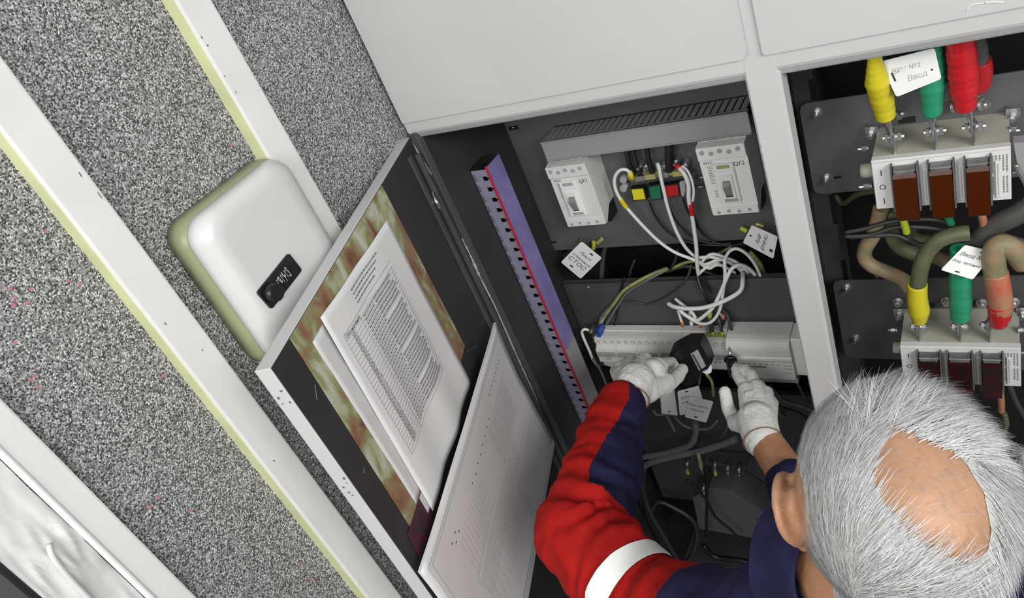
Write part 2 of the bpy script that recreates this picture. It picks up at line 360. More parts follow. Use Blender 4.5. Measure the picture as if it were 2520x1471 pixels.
# upper doors (closed), rounded lower corners
def updoor(x0, x1, lab, rl, rr):
    pts = []
    r = 0.014
    pts += [(x0, 0.395), (x0, ZD+rl)]
    if rl > 0.001: pts += [(x0+rl*(1-math.cos(t)), ZD+rl*(1-math.sin(t))) for t in (0.4, 0.8, 1.2)]
    pts += [(x0+rl, ZD), (x1-rr, ZD)]
    pts += [(x1-rr*(1-math.sin(t)), ZD+rr*(1-math.cos(t))) for t in (0.4, 0.8, 1.2)]
    pts += [(x1, ZD+rr), (x1, 0.395)]
    g = G(); g.prism([(x, 0.0, z) for x, z in pts], (0, 0.0038, 0))
    bmesh.ops.bevel(g.bm, geom=[e for e in g.bm.edges if all(v.co.y < 0.0005 for v in e.verts)], offset=0.0012, segments=2, affect='EDGES')
    g2 = G()
    o = part(g, 'upper_door', M_cab, label=lab); return o
dl = updoor(-0.9025, -0.2880, 'closed upper left door', 0.001, 0.012)
dr = updoor(-0.2705, 0.583, 'closed upper right door', 0.006, 0.012)
g = G(); pts = [Y(px, py, -0.0004) for px, py in ((2378,28),(2386,16),(2400,10),(2420,8))]
g.tube([p for p in pts], 0.0008, 6); pts = [Y(px, py, -0.0004) for px, py in ((2425,7),(2445,5),(2470,6))]; g.tube(pts, 0.0008, 6)
part(g, 'paint_scratch', M_white, dr)
# mounting plates of the left compartment
g = G(); g.box(-0.888, -0.3025, 0.275, 0.278, -0.858, -0.42, 0.0008); pl1 = part(g, 'mounting_plate', M_plate, label='upper plate of the left compartment')
g = G()
p = Y(1345, 597, 0.2745); g.box(p.x, p.x+0.026, 0.2742, 0.276, p.z-0.002, p.z+0.002); part(g, 'slot', M_black, pl1)
g = G(); p = Y(1265,313,0.2745); g.box(p.x-0.014, p.x+0.010, 0.2742, 0.276, p.z-0.006, p.z+0.003)
part(g, 'slot', M_black, pl1)
g = G(); g.box(-0.886, -0.3025, 0.250, 0.253, -1.20, -0.935, 0.001); g.box(-0.886, -0.3025, 0.250, 0.262, -0.9375, -0.935); pl2 = part(g, 'mounting_plate', M_dark2, label='lower plate carrying the modular breakers')
def rivet(px, py, y, par, r=0.004):
    g = G(); p = Y(px, py, y); g.sphere(p, r, 1, 0.6, 1, 10, 6); return part(g, 'screw', M_steel, par)
rivet(1447, 707, 0.248, pl2); rivet(1262, 314, 0.272, pl1, 0.003); rivet(1740, 405, 0.272, pl1, 0.004)
g = G(); g.box(-0.86, -0.3025, 0.27, 0.285, -1.315, -1.29, 0.001); g.box(-0.86, -0.3025, 0.283, 0.286, -1.75, -1.30); part(g, 'mounting_plate', M_dark2, label='lowest plate with a folded top edge')
# uprights and slots seen between the plates
for x0, xs in ((-0.268, -0.262), ):
    g = G(); g.box(-0.330, -0.262, 0.235, 0.26, FZ+0.1, -0.41); o = part(g, 'slotted_upright', M_dark2)
    for (ax_, ay), (bx, by) in (((1995,195),(2006,245)), ((2046,480),(2056,550)), ((2075,640),(2083,690))):
        a = Y(ax_, ay, 0.2345); b = Y(bx, by, 0.2345); g = G(); g.box(a.x-0.004, a.x+0.004, 0.2335, 0.2355, b.z, a.z); part(g, 'slot', M_black, o)
# right compartment plates with rounded corners
def rplate(z0, z1, x0, lab):
    g = G(); r = 0.012; pts = [(x0, z0+r), (x0+r*0.3, z0+r*0.3), (x0+r, z0), (0.55, z0), (0.55, z1), (x0+r, z1), (x0+r*0.3, z1-r*0.3), (x0, z1-r)]
    g.prism([(x, 0.200, z) for x, z in pts], (0, 0.003, 0)); o = part(g, 'mounting_plate', M_plate if 'upper' in lab else M_dark2, label=lab)
    return o
rp1 = rplate(-0.722, -0.5505, -0.2825, 'upper plate of the right compartment'); rp2 = rplate(-1.105, -0.9115, -0.2775, 'lower plate of the right compartment')
def slot(px, py, wd, hg, par, y=0.2, fr=True):
    p = Y(px, py, y); g = G(); g.box(p.x-wd, p.x+wd, y-0.0008, y+0.0005, p.z-hg, p.z+hg); o = part(g, 'slot', M_black, par)
slot(2232, 295, 0.012, 0.005, rp1); slot(2290, 750, 0.007, 0.005, rp2); slot(2400, 745, 0.007, 0.005, rp2); slot(2062, 436, 0.006, 0.002, rp1)
def bolt(px, py, y, par, s=1.0):
    """stud bolt with washer and hexagonal nut standing out of the plate"""
    p = Y(px, py, y); g = G()
    g.cyl((p.x, y+0.001, p.z), (p.x, y-0.002*s, p.z), 0.0095*s, 18); g.cyl((p.x, y-0.002*s, p.z), (p.x, y-0.0035*s, p.z), 0.0075*s, 14)
    g.cyl((p.x, y-0.0035*s, p.z), (p.x, y-0.0095*s, p.z), 0.0058*s, 6); g.cyl((p.x, y-0.0095*s, p.z), (p.x, y-0.019*s, p.z), 0.0030*s, 8)
    return part(g, 'stud_bolt', M_steel, par)
for px, py in ((2011,277),(2034,438)): bolt(px, py, 0.2, rp1)
for px, py in ((2084,706),(2106,830)): bolt(px, py, 0.2, rp2, 0.9)
# ---------------------------------------------------------------- the open door
DH = Vector((-0.897, 0.0, 0)); DF = Vector((-0.702, -0.605, 0)); dd = (DF-DH).normalized(); dn = Vector((-dd.y, dd.x, 0)); DW = 0.629
def dp(s_, z, off=0.0): return DH+dd*s_+dn*off+Vector((0, 0, z))
def dpx(px, py, off=0.0):
    r = ray(px, py); t = (DH+dn*off-CAMPOS).dot(dn)/r.dot(dn); return CAMPOS+r*t
def dsz(px, py, off=0.0):
    p = dpx(px, py, off); return ((p-DH).dot(dd), p.z)
ZT, ZB = -0.4075, -2.02
def dbox(g, s0, s1, o0, o1, z0, z1, bev=0.0):
    Mx = Matrix(((dd.x, dn.x, 0, DH.x), (dd.y, dn.y, 0, DH.y), (0, 0, 1, 0), (0, 0, 0, 1)))
    return g.box(s0, s1, o0, o1, z0, z1, bev, 2, Mx)
g = G(); dbox(g, 0.002, DW, -0.0235, -0.001, ZB, ZT, 0.0015); door = part(g, 'open_door', M_cab, label='left compartment door standing open, dark inside')
g = G(); dbox(g, 0.003, DW-0.001, -0.0015, 0.0, ZB+0.001, ZT-0.001); part(g, 'inner_sheet', M_dark, door, 'charcoal inside face')
g = G(); dbox(g, 0.040, 0.052, 0.0, 0.004, ZB+0.01, ZT-0.02); dbox(g, 0.012, 0.020, 0.0, 0.009, ZB+0.01, ZT-0.03, 0.001); part(g, 'gasket_strip', M_dark2, door)
g = G(); a = dsz(1060, 470); 
g.tube([dpx(1083,465,0.004), dpx(1064,474,0.006), dpx(1078,512,0.006), dpx(1098,505,0.003)], 0.0022, 6, smooth=False); g.tube([dpx(1070,490,0.006), dpx(1084,515,0.006)], 0.004, 8); part(g, 'latch_keeper', M_steel, door)
for (x0,y0,x1,y1) in ((1195,880,1215,915),(1150,865,1175,850),(1262,905,1275,950),(870,715,885,700),(775,945,780,985),(895,1150,897,1165),(1270,925,1265,955)):
    a = dpx(x0,y0,0.0008); b = dpx(x1,y1,0.0008); g = G(); g.tube([a,(a+b)/2,b], 0.0006, 5); part(g, 'scratch', M_gwire, door)
# worn spots on the white door edge
g = G()
for px, py in ((690,985),(700,1000),(715,1005),(708,1018),(850,1222),(858,1228),(868,1240),(872,1250),(845,1205)):
    p = dp(DW+0.0004, dsz(px,py)[1], R_.uniform(-0.017,-0.006)); rr = R_.uniform(0.0012, 0.0028)
    pts = [p+dn*rr*math.cos(t)*R_.uniform(.5,1.2)+Vector((0,0,1))*rr*math.sin(t)*R_.uniform(.5,1.2) for t in [k*math.pi/3 for k in range(6)]]; g.prism(pts, dd*-0.0008)
stuff(part(g, 'paint_chip', M_gwire, door))
# stained backing, list sheet, drawing folder: things stuck to the door
g = G(); q = [(0.187, -0.4085), (0.575, -0.4085), (0.585, -0.752), (0.30, -0.758), (0.186, -0.752)]
g.prism([dp(s_, z, 0.0006) for s_, z in q], dn*0.0012); bk = tag(g.obj('backing_sheet', M_stain), 'brown and olive glue-stained backing sheet pasted on the open door', 'paper')
def sheet(name, quad, off, fn_h, mats, th, label, cat, nu=24, nv=28):
    bm = bmesh.new(); A, B, Cc, Dd = [Vector((s_, z)) for s_, z in quad]
    def P(u, v, up=0.0):
        q = A*(1-u)*(1-v)+B*u*(1-v)+Cc*u*v+Dd*(1-u)*v
        return dp(q.x, q.y, off+fn_h(u, v)+up)
    top = [[bm.verts.new(P(i/nu, j/nv, th)) for i in range(nu+1)] for j in range(nv+1)]; bot = [[bm.verts.new(P(i/nu, j/nv)) for i in range(nu+1)] for j in range(nv+1)]
    for j in range(nv):
        for i in range(nu):
            bm.faces.new((top[j][i], top[j][i+1], top[j+1][i+1], top[j+1][i])).smooth = True
            bm.faces.new((bot[j][i], bot[j+1][i], bot[j+1][i+1], bot[j][i+1])).smooth = True
    for i in range(nu):
        bm.faces.new((top[0][i], bot[0][i], bot[0][i+1], top[0][i+1])); bm.faces.new((top[nv][i], top[nv][i+1], bot[nv][i+1], bot[nv][i]))
    for j in range(nv):
        bm.faces.new((top[j][0], top[j+1][0], bot[j+1][0], bot[j][0])); bm.faces.new((top[j][nu], bot[j][nu], bot[j+1][nu], top[j+1][nu]))
    bmesh.ops.recalc_face_normals(bm, faces=bm.faces)
    me = bpy.data.meshes.new(name); bm.to_mesh(me); bm.free(); me.materials.append(mats); o = tag(link(name, me), label, cat)
    return o, P
# clear strip of old sleeve left of the list
o, _ = sheet('sleeve_strip', [(0.545,-0.440),(0.508,-0.440),(0.510,-0.75),(0.548,-0.75)], 0.002, lambda u, v: 0.0008*noise.noise((u*3, v*9, 2)), M_paper2, 0.0006, 'narrow grey strip of torn plastic sleeve left of the equipment list', 'sleeve', 4, 30)
# list: u runs from the free edge (left of the page) to the hinge side, v downwards
def lh(u, v): return 0.001+0.007*math.sin(u*math.pi*2.0+v*1.2)**2*(0.35+0.65*v)*max(0, 1-abs(u-0.55)*1.2)+0.0015*noise.noise((u*3, v*4, 5))
lst, LP = sheet('equipment_list', [(0.508,-0.430),(0.228,-0.449),(0.240,-0.796),(0.530,-0.790)], 0.003, lh, M_paper, 0.0006, 'printed equipment list with ruled rows taped inside the open door', 'paper')
LW, LHh = 0.283, 0.35
def lfn(u0, v0, size=1.0):
    return lambda x, y: LP((u0+x)/LW, (v0-y)/LHh, 0.0011)
def bars_on(P, W_, H_, name, rects, m, par, up=0.0011):
    bm = bmesh.new()
    for x0, y0, x1, y1 in rects:
        n = max(1, int(abs(x1-x0)/0.012)); k = max(1, int(abs(y1-y0)/0.012))
        for i in range(n):
            for j in range(k):
                xa, xb = x0+(x1-x0)*i/n, x0+(x1-x0)*(i+1)/n; ya, yb = y0+(y1-y0)*j/k, y0+(y1-y0)*(j+1)/k
                bm.faces.new([bm.verts.new(P(x/W_, y/H_, up)) for x, y in ((xa,ya),(xb,ya),(xb,yb),(xa,yb))])
    me = bpy.data.meshes.new(name); bm.to_mesh(me); bm.free(); me.materials.append(m); return link(name, me, par)
rows = 30; y0 = 0.054; dy = 0.0066; lines = []
for k in range(rows+2): lines.append((0.022, y0+k*dy, 0.225, y0+k*dy+0.0005))
for x in (0.022, 0.078, 0.215): lines.append((x, y0, x+0.0005, y0+dy*(rows+1)))
lines.append((0.022, y0-dy*1.4, 0.225, y0-dy*1.4+0.0006)); lines.append((0.022, y0-dy*1.4, 0.0226, y0))
stuff(bars_on(LP, LW, LHh, 'ruling', lines, M_inkg, lst))
put_text('print', 'Обозначение', 0.0080, None, None, None, M_ink, lst, align='LEFT', fn=lfn(0.026, y0-dy*0.55))
codes = ['QS1','QS2','QS3','QF1','QF2']+['QF%d' % k for k in range(3, 28)]
for k in range(rows):
    put_text('print', codes[k], 0.0066, None, None, None, M_ink, lst, align='LEFT', fn=lfn(0.040, y0+dy*(k+0.55)))
words = []
for k in range(rows):
    x = 0.086; yy = y0+dy*(k+0.34)
    while x < 0.128+0.012*R_.random():
        l = R_.uniform(0.003, 0.009); words.append((x, yy, x+l, yy+0.0020)); x += l+0.0018
    if k % 9 in (0, 1, 2, 3, 4, 5, 7, 8):
        x = 0.135
        while x < 0.196+0.015*R_.random():
            l = R_.uniform(0.002, 0.006); words.append((x, yy-0.0007, x+l, yy+0.0024)); x += l+0.0014
stuff(bars_on(LP, LW, LHh, 'blurred_print', words, M_inkg, lst))
hd = []
for k in range(4):
    x = 0.090
    while x < 0.20-0.012*k: l = R_.uniform(0.003, 0.008); hd.append((x, 0.014+0.0068*k, x+l, 0.0165+0.0068*k)); x += l+0.002
stuff(bars_on(LP, LW, LHh, 'heading_print', hd, M_inkg, lst))
# wiring drawing in a clear folder
def fh(u, v): return 0.018+0.010*u+0.003*math.sin(v*5+u*3)+0.002*noise.noise((u*4, v*4, 3))
SQ = [(0.648,-0.772),(0.095,-0.778),(0.100,-1.118),(0.650,-1.118)]
fol, FP = sheet('drawing_folder', SQ, 0.004, fh, M_paper2, 0.005, 'grey wiring drawing in a clear folder leaning on the open door', 'document', 30, 24)
FWd, FH = 0.553, 0.342
rects = []
def fr(x0, y0, x1, y1, t=0.0006):
    rects.extend([(x0, y0, x1, y0+t), (x0, y1, x1, y1+t), (x0, y0, x0+t, y1), (x1, y0, x1+t, y1)])
fr(0.012, 0.012, 0.541, 0.330); fr(0.022, 0.018, 0.535, 0.324)
for k in range(8): rects.append((0.09+k*0.002, 0.17+k*0.006, 0.40, 0.1704+k*0.006))
for k in range(14):
    x = 0.33+k*0.011; rects.append((x, 0.075, x+0.0004, 0.165))
for k in range(12):
    x = 0.10+k*0.012; rects.append((x, 0.07, x+0.0004, 0.15))
for k in range(9): rects.append((0.33, 0.075+k*0.010, 0.475, 0.0754+k*0.010))
for k in range(7): rects.append((0.36+0.003*k, 0.235+k*0.010, 0.50, 0.2354+k*0.010))
fr(0.34, 0.225, 0.52, 0.315, 0.0005); fr(0.09, 0.15, 0.30, 0.165, 0.0004)
for k in range(10): rects.append((0.10+k*0.02, 0.19, 0.1004+k*0.02, 0.27))
stuff(bars_on(FP, FWd, FH, 'drawing_line', rects, M_inkl, fol, 0.0056))
dots = []
for k in range(8): dots.append((0.205+k*0.021, 0.062+0.0015*(k % 2), 0.2085+k*0.021, 0.064+0.0015*(k % 2)))
for k in range(9): dots.append((0.395+k*0.012, 0.045, 0.3985+k*0.012, 0.0468))
for k in range(4): dots.append((0.08+k*0.010, 0.05+0.01*(k % 2), 0.084+k*0.010, 0.052+0.01*(k % 2)))
stuff(bars_on(FP, FWd, FH, 'printed_mark', dots, M_ink, fol, 0.0056))
g = G(); pts = [FP(0.004, 0.996, 0.0062), FP(0.5, 0.998, 0.0062), FP(0.996, 0.996, 0.0062), FP(0.997, 0.004, 0.0062)]
g.prism([FP(0, 0.955, 0.0058), FP(1, 0.955, 0.0058), FP(1, 1.0, 0.0058), FP(0, 1.0, 0.0058)], dn*0.0008); o = g.obj('folder_edge', M_cab, fol)
# maroon sticker under the folder
g = G(); g.prism([dp(0.516,-0.752,0.0016), dp(0.600,-0.752,0.0016), dp(0.606,-0.800,0.0016), dp(0.516,-0.800,0.0016)], dn*0.0008)
stk = tag(g.obj('warning_sticker', M_maroon), 'small maroon and black sticker half covered by the drawing folder', 'sticker')
g = G(); g.prism([dp(0.516,-0.752,0.003), dp(0.536,-0.752,0.003), dp(0.538,-0.784,0.003), dp(0.518,-0.784,0.003)], dn*0.0004); o = g.obj('printed_patch', M_paper2, stk)
# ---------------------------------------------------------------- key safe on the wall
def sring(x, y0, y1, z0, z1, r, n=7):
    cy, cz = (y0+y1)/2, (z0+z1)/2
    return [(x, cy+a, cz+b) for a, b in rrect(y1-y0, z1-z0, r, n)]
safe = thing('key_safe', 'rounded light grey key safe with a black dial lock on the granule wall', 'safe', (XW, -0.40, -0.51))
g = G(); g.loft([sring(XW, -0.500, -0.298, -0.512, -0.272, 0.030), sring(-0.892, -0.501, -0.297, -0.513, -0.271, 0.032), sring(-0.872, -0.499, -0.299, -0.508, -0.272, 0.034)]); g.obj('base_shell', M_safeshade, safe)['label'] = 'rear shell with shade put into its olive colour'
g = G(); g.loft([sring(-0.873, -0.4965, -0.301, -0.506, -0.2735, 0.034), sring(-0.871, -0.4985, -0.2995, -0.508, -0.272, 0.034), sring(-0.860, -0.497, -0.304, -0.496, -0.271, 0.036), sring(-0.850, -0.493, -0.312, -0.474, -0.2705, 0.036), sring(-0.843, -0.488, -0.322, -0.455, -0.2735, 0.036), sring(-0.839, -0.482, -0.331, -0.444, -0.280, 0.032), sring(-0.838, -0.470, -0.345, -0.430, -0.292, 0.026)]); g.obj('lid', M_safe, safe)
# black lock plate, wheels, knob
lc = Vector((-0.838, -0.4365, -0.4023)); ly = Vector((0, 1, 0.125)).normalized(); lz = Vector((0, -0.125, 1)).normalized(); lx = Vector((1, 0, 0))
g = G(); g.prism([lc+ly*a+lz*b-lx*0.001 for a, b in rrect(0.077, 0.033, 0.004)], lx*0.004)
lk = g.obj('lock_plate', M_blackp, safe); lk['label'] = 'black combination lock plate'
g = G(); kc = lc-ly*0.0235+lz*0.001+lx*0.003; g.cyl(kc, kc+lx*0.0135, 0.0130, 28, 0.0122); g.cyl(kc+lx*0.0135, kc+lx*0.0142, 0.0122, 28, 0.011); g.obj('knob', M_blackp, lk)
for k, ds in enumerate((('4', '5', ''), ('1', '9', '7'), ('2', '1', '0'))):
    c = lc+ly*(-0.001+0.0092*k)+lx*0.0032
    g = G(); g.cyl(c-ly*0.003-lx*0.0065, c+ly*0.003-lx*0.0065, 0.0088, 20); g.obj('number_wheel', M_blackp, lk)
    g = G(); g.quad(c-ly*0.0042-lz*0.006+lx*0.0002, c-ly*0.0036-lz*0.006+lx*0.0002, c-ly*0.0036+lz*0.006+lx*0.0002, c-ly*0.0042+lz*0.006+lx*0.0002); g.obj('white_line', M_wink, lk)
    for j, ch in enumerate(ds):
        if ch: put_text('digit', ch, 0.0082, c+lz*(0.0052-0.0052*j)+lx*(0.0026 if j == 1 else 0.0012), ly, lz, M_wink, lk)
# ================================================================ devices in the left compartment
def bx(name, m, par, *a, bev=0.0, label=None, seg=1):
    g = G(); g.box(*a, bev, seg); o = g.obj(name, m, par)
    if label: o['label'] = label
    return o
YP = 0.275
# horizontal slotted duct
dct = thing('cable_duct', 'grey horizontal slotted cable duct above the two moulded case breakers', 'cable duct', (-0.57, YP, -0.59))
bx('duct_lid', M_duct, dct, -0.774, -0.366, 0.203, 0.207, -0.5905, -0.5495, bev=0.001)
bx('lid_lip', M_duct, dct, -0.774, -0.366, 0.200, 0.213, -0.5525, -0.5495, bev=0.001)
bx('lid_lip', M_duct, dct, -0.774, -0.366, 0.200, 0.213, -0.5925, -0.5895, bev=0.001)
bx('duct_base', M_black, dct, -0.774, -0.366, 0.2705, 0.2745, -0.590, -0.552)  # black colour paints in the darkness between the duct fingers
for zz in (-0.5535, -0.5885):
    n = 31; pitch = 0.404/n
    g = G(); g.box(0, pitch-0.0036, 0.210, 0.270, zz-0.001, zz+0.001); first = None
    for k in range(n):
        if first is None:
            gg = G(); gg.box(-0.773, -0.773+pitch-0.0036, 0.212, 0.2703, zz-0.001, zz+0.001); first = gg.obj('duct_finger', M_duct, dct); continue
        c = first.copy(); COL.objects.link(c); c.parent = dct; c.location.x = k*pitch
    g.bm.free()
# vertical trunking on the side panel
trk = thing('wiring_trunking', 'violet and grey slotted vertical trunking with a red stripe on the side panel', 'cable trunking', (-0.865, 0.14, -1.45))
TZ0, TZ1 = -1.45, -0.540
bx('lid', M_violet, trk, -0.8475, -0.845, 0.106, 0.158, -1.02, TZ1, label='violet film on the upper lid')
bx('lid', M_duct, trk, -0.8475, -0.845, 0.106, 0.158, TZ0, -1.0205, label='bare grey lower lid')
bx('red_stripe', M_red, trk, -0.8480, -0.8445, 0.1015, 0.1055, TZ0, TZ1+0.003)
bx('base', M_black, trk, -0.8875, -0.885, 0.104, 0.158, TZ0, TZ1)
bx('far_wall', M_black, trk, -0.885, -0.848, 0.156, 0.158, TZ0, TZ1)
bx('base_lip', M_lilacrefl, trk, -0.8855, -0.878, 0.1035, 0.106, TZ0, TZ1-0.004)
n = 37; pit = (TZ1-TZ0-0.006)/n; first = None
for k in range(n):
    if first is None:
        gg = G(); z1 = TZ1-0.004; gg.box(-0.8785, -0.8485, 0.1037, 0.1058, z1-pit+0.0100, z1); gg.box(-0.8785, -0.8650, 0.1037, 0.1058, z1-pit, z1-pit+0.0101); gg.box(-0.8535, -0.8485, 0.1037, 0.1058, z1-pit+0.0070, z1-pit+0.0101); gg.box(-0.8535, -0.8485, 0.1037, 0.1058, z1-pit, z1-pit+0.0030); first = gg.obj('trunking_finger', M_lilacrefl, trk); continue
    c = first.copy(); COL.objects.link(c); c.parent = trk; c.location.z = -k*pit
first = None
for k in range(n):
    if first is None:
        gg = G(); z1 = TZ1-0.004; gg.box(-0.884, -0.8815, 0.1030, 0.1036, z1-pit*0.95, z1-pit*0.25); gg.box(-0.8805, -0.8795, 0.1030, 0.1036, z1-pit*0.95, z1-pit*0.35); first = gg.obj('embossed_slot', M_ductsh, trk); stuff(first); continue
    c = first.copy(); COL.objects.link(c); c.parent = trk; c.location.z = -k*pit
# moulded case breakers
def mccb(x0, zt, W, H, name_txt, label, hx=0.0, shade=M_brk):
    t = thing('circuit_breaker', label, 'circuit breaker', (x0+W/2, YP, zt-H), 'moulded case breakers on the upper plate')
    yf = 0.207
    g = G(); prof = [(YP-0.0005, zt-0.001), (yf+0.016, zt-0.001), (yf+0.016, zt-0.002), (yf, zt-0.004), (yf, zt-H+0.003), (yf+0.006, zt-H), (YP-0.030, zt-H+0.026), (YP-0.0005, zt-H+0.026)]
    g.prism([(x0, y, z) for y, z in prof], (W, 0, 0)); g.obj('case', shade, t)
    bx('lower_body', M_black, t, x0+0.003, x0+W-0.003, 0.235, YP-0.0006, zt-H-0.012, zt-H+0.024, label='black lower terminal block')
    # top terminal cover and lower cover, proud of the case
    g = G(); g.box(x0, x0+W, yf-0.005, yf, zt-0.030, zt-0.004, 0.001); g.obj('terminal_cover', shade, t)
    g = G(); g.box(x0+0.002, x0+W, yf-0.004, yf, zt-H+0.002, zt-H+0.017, 0.001); g.obj('terminal_cover', shade, t)
    for k in range(5):
        g = G(); xx = x0+W*(0.12+0.185*k); zz = zt-0.013-0.0035*(k % 2); g.cyl((xx, yf-0.0062, zz), (xx, yf-0.004, zz), 0.0045, 14); g.obj('screw_cap', M_brkg, t)
    for k in range(4):
        g = G(); xx = x0+W*(0.16+0.22*k); zz = zt-H+0.0085+0.002*(k % 2); g.cyl((xx, yf-0.0052, zz), (xx, yf-0.003, zz), 0.0035, 12); g.obj('screw_cap', M_brkg, t)
    # raised centre with the toggle slot
    cx = x0+W*(0.50+hx)
    g = G(); g.box(cx-0.021, cx+0.017, yf-0.0055, yf, zt-0.122, zt-0.040, 0.0012); rc = g.obj('raised_panel', M_brk2, t)
    g = G(); g.box(cx-0.013, cx+0.011, yf-0.0085, yf-0.005, zt-0.112, zt-0.062, 0.001); g.obj('toggle_bezel', M_brk2, t)
    g = G(); g.prism([(cx-0.007, y, z) for y, z in ((yf-0.0086, zt-0.073), (yf-0.0120, zt-0.0745), (yf-0.0170, zt-0.082), (yf-0.0100, zt-0.104), (yf-0.0086, zt-0.104))], (0.0125, 0, 0)); tg = g.obj('toggle', M_togg, t)
    bx('trip_window', M_tog_o if name_txt == 'QF2' else M_brkg, t, cx-0.013, cx+0.010, yf-0.0060, yf-0.0050, zt-0.049, zt-0.042)
    bx('toggle_stop', M_black, t, cx-0.007, cx+0.0055, yf-0.0100, yf-0.0084, zt-0.1065, zt-0.1035)
    bx('lower_ledge', M_brkg, t, cx-0.012, cx+0.012, yf-0.0075, yf-0.0050, zt-0.118, zt-0.1135)
    put_text('lettering', name_txt, 0.0115, (x0+W*0.80, yf-0.0004, zt-0.045), (1,0,0), (0,0,1), M_ink, t)
    put_text('lettering', 'KEAZ', 0.0068, (x0+W*0.165, yf-0.0004, zt-0.0375), (1,0,0), (0,0,1), M_ink, t, shear=0.25)
    g = G()
    for k in range(11):
        z = zt-0.046-k*0.0035; l = R_.uniform(0.006, 0.012); g.box(x0+0.012, x0+0.012+l, yf-0.0003, yf, z, z+0.0012)
    for k in range(4):
        z = zt-0.098-k*0.004; g.box(x0+0.014, x0+0.020, yf-0.0003, yf, z, z+0.0016)
    stuff(g.obj('small_print', M_togg, t))
    bx('top_clip', M_tog_o, t, x0+W*0.55, x0+W*0.66, yf+0.016, yf+0.024, zt-0.001, zt+0.002); bx('top_clip', M_tog_o, t, x0+W*0.78, x0+W*0.88, yf+0.016, yf+0.024, zt-0.001, zt+0.002)
    return t
q1 = Y(1342, 408, 0.203); mccb(-0.7855, -0.6035, 0.0905, 0.150, 'QF1', 'pale grey moulded breaker lettered QF1 below the left end of the duct', -0.06)
q2 = Y(1722, 358, 0.203); mccb(-0.4705, -0.6035, 0.0875, 0.150, 'QF2', 'pale grey moulded breaker lettered QF2 beside the centre post', 0.0, M_brk2)
# busbar terminal assembly with coloured phase labels
trm = thing('terminal_assembly', 'small terminal assembly with yellow, green and red phase plates between the two breakers', 'terminal block', (-0.58, YP, -0.70))
def yb(px0, py0, px1, py1, y): a = Y(px0, py0, y); b = Y(px1, py1, y); return min(a.x,b.x), max(a.x,b.x), min(a.z,b.z), max(a.z,b.z)
for nm, m, q in (('yellow_plate', M_yels, ((1554,467),(1582,465),(1588,490),(1560,492))), ('green_plate', M_grns, ((1597,461),(1624,456),(1627,488),(1603,491))), ('red_plate', M_reds, ((1636,459),(1667,455),(1671,480),(1641,485)))):
    P4 = [Y(px, py, 0.238) for px, py in q]; cx = sum((p for p in P4), Vector())/4
    g = G(); g.prism([cx+(p-cx)*1.22+Vector((0, 0.002, 0)) for p in P4], (0, 0.012, 0)); h = g.obj('current_transformer', M_blackp, trm)
    g = G(); g.prism(P4, (0, 0.002, 0)); o = g.obj(nm, m, trm)
a, b, c, d = yb(1548, 452, 1690, 432, 0.245); bx('support_bar', M_brass, trm, a, b, 0.247, 0.258, c+0.006, c+0.018, bev=0.001)
for k, px in enumerate((1575, 1600, 1632, 1668)):
    p = Y(px, 440-k*4, 0.240); g = G(); g.box(p.x-0.011, p.x+0.011, 0.238, 0.262, p.z-0.005, p.z+0.006, 0.001); g.obj('clamp', M_brass if k % 2 else M_steel, trm)
for px, py in ((1573,410),(1590,412),(1632,412),(1638,402),(1663,400),(1686,408),(1700,440)):
    p = Y(px, py, 0.25); g = G(); g.cyl((p.x, 0.272, p.z), (p.x, 0.250, p.z), 0.006, 6); g.cyl((p.x, 0.25, p.z), (p.x, 0.240, p.z), 0.003, 8); g.obj('hex_stud', M_steel, trm)
for (x0,y0),(x1,y1) in (((1715,437),(1735,435)), ((1702,462),(1735,458))):
    a = Y(x0,y0,0.262); b = Y(x1,y1,0.262); g = G(); g.cyl(a, b, 0.0035, 10); g.obj('stand_off', M_steeld, trm)
for px, py in ((1535,440),(1535,462)):
    p = Y(px, py, 0.255); g = G(); g.cyl((p.x, 0.274, p.z), (p.x, 0.25, p.z), 0.0075, 14); g.obj('insulator', M_brkg, trm)
p = Y(1682, 470, 0.245); g = G(); g.prism([Y(px,py,0.243) for px,py in ((1672,448),(1686,444),(1687,470),(1682,485),(1674,475))], (0,0.003,0)); g.obj('clear_flap', M_brkg, trm)
# cables dropping out of the duct into the terminals
def wire(pts, y, r, m, label, group=None, name='wire', sub=6, ylist=None, seg=8):
    P = [Y(q[0], q[1], (q[2] if len(q) > 2 else y)) for q in pts]
    g = G(); g.tube(P, r, seg, sub=sub); return tag(g.obj(name, m), label, 'wire' if 'wire' in name else 'cable', group)
def sleeve(par, pts, y, r, m, name='marker_sleeve', label=None):
    P = [Y(q[0], q[1], (q[2] if len(q) > 2 else y)) for q in pts]
    g = G(); g.tube(P, r, 10, sub=4); o = g.obj(name, m, par)
    if label: o['label'] = label
    return o
for k, (a, b) in enumerate((((1540,376),(1560,430)), ((1555,374),(1576,430)), ((1590,368),(1606,425)), ((1647,360),(1648,420)))):
    wire([(a[0],a[1]-14,0.250), ((a[0]+b[0])/2-1,(a[1]+b[1])/2,0.246), (b[0],b[1],0.246)], 0.247, 0.0055 if k != 3 else 0.0085, M_kwire, ['left thin', 'second', 'third', 'thick rightmost'][k]+' black cable dropping from the duct to the terminal assembly', 'black cables under the duct', 'black_cable')
w1 = wire([(1556,438,0.240),(1550,424,0.232),(1538,417,0.228),(1524,420,0.226),(1513,437,0.226),(1514,462,0.228),(1524,485,0.230),(1540,508,0.232),(1580,553,0.236),(1622,594,0.24),(1660,620,0.24),(1700,636,0.24),(1716,642,0.242),(1735,650,0.25),(1765,640,0.26),(1790,642,0.265),(1815,658,0.27),(1832,676,0.275)], 0, 0.0036, M_wwire, 'white wire looping left out of the yellow phase with yellow sleeves', 'white_wire' and None, 'white_wire')
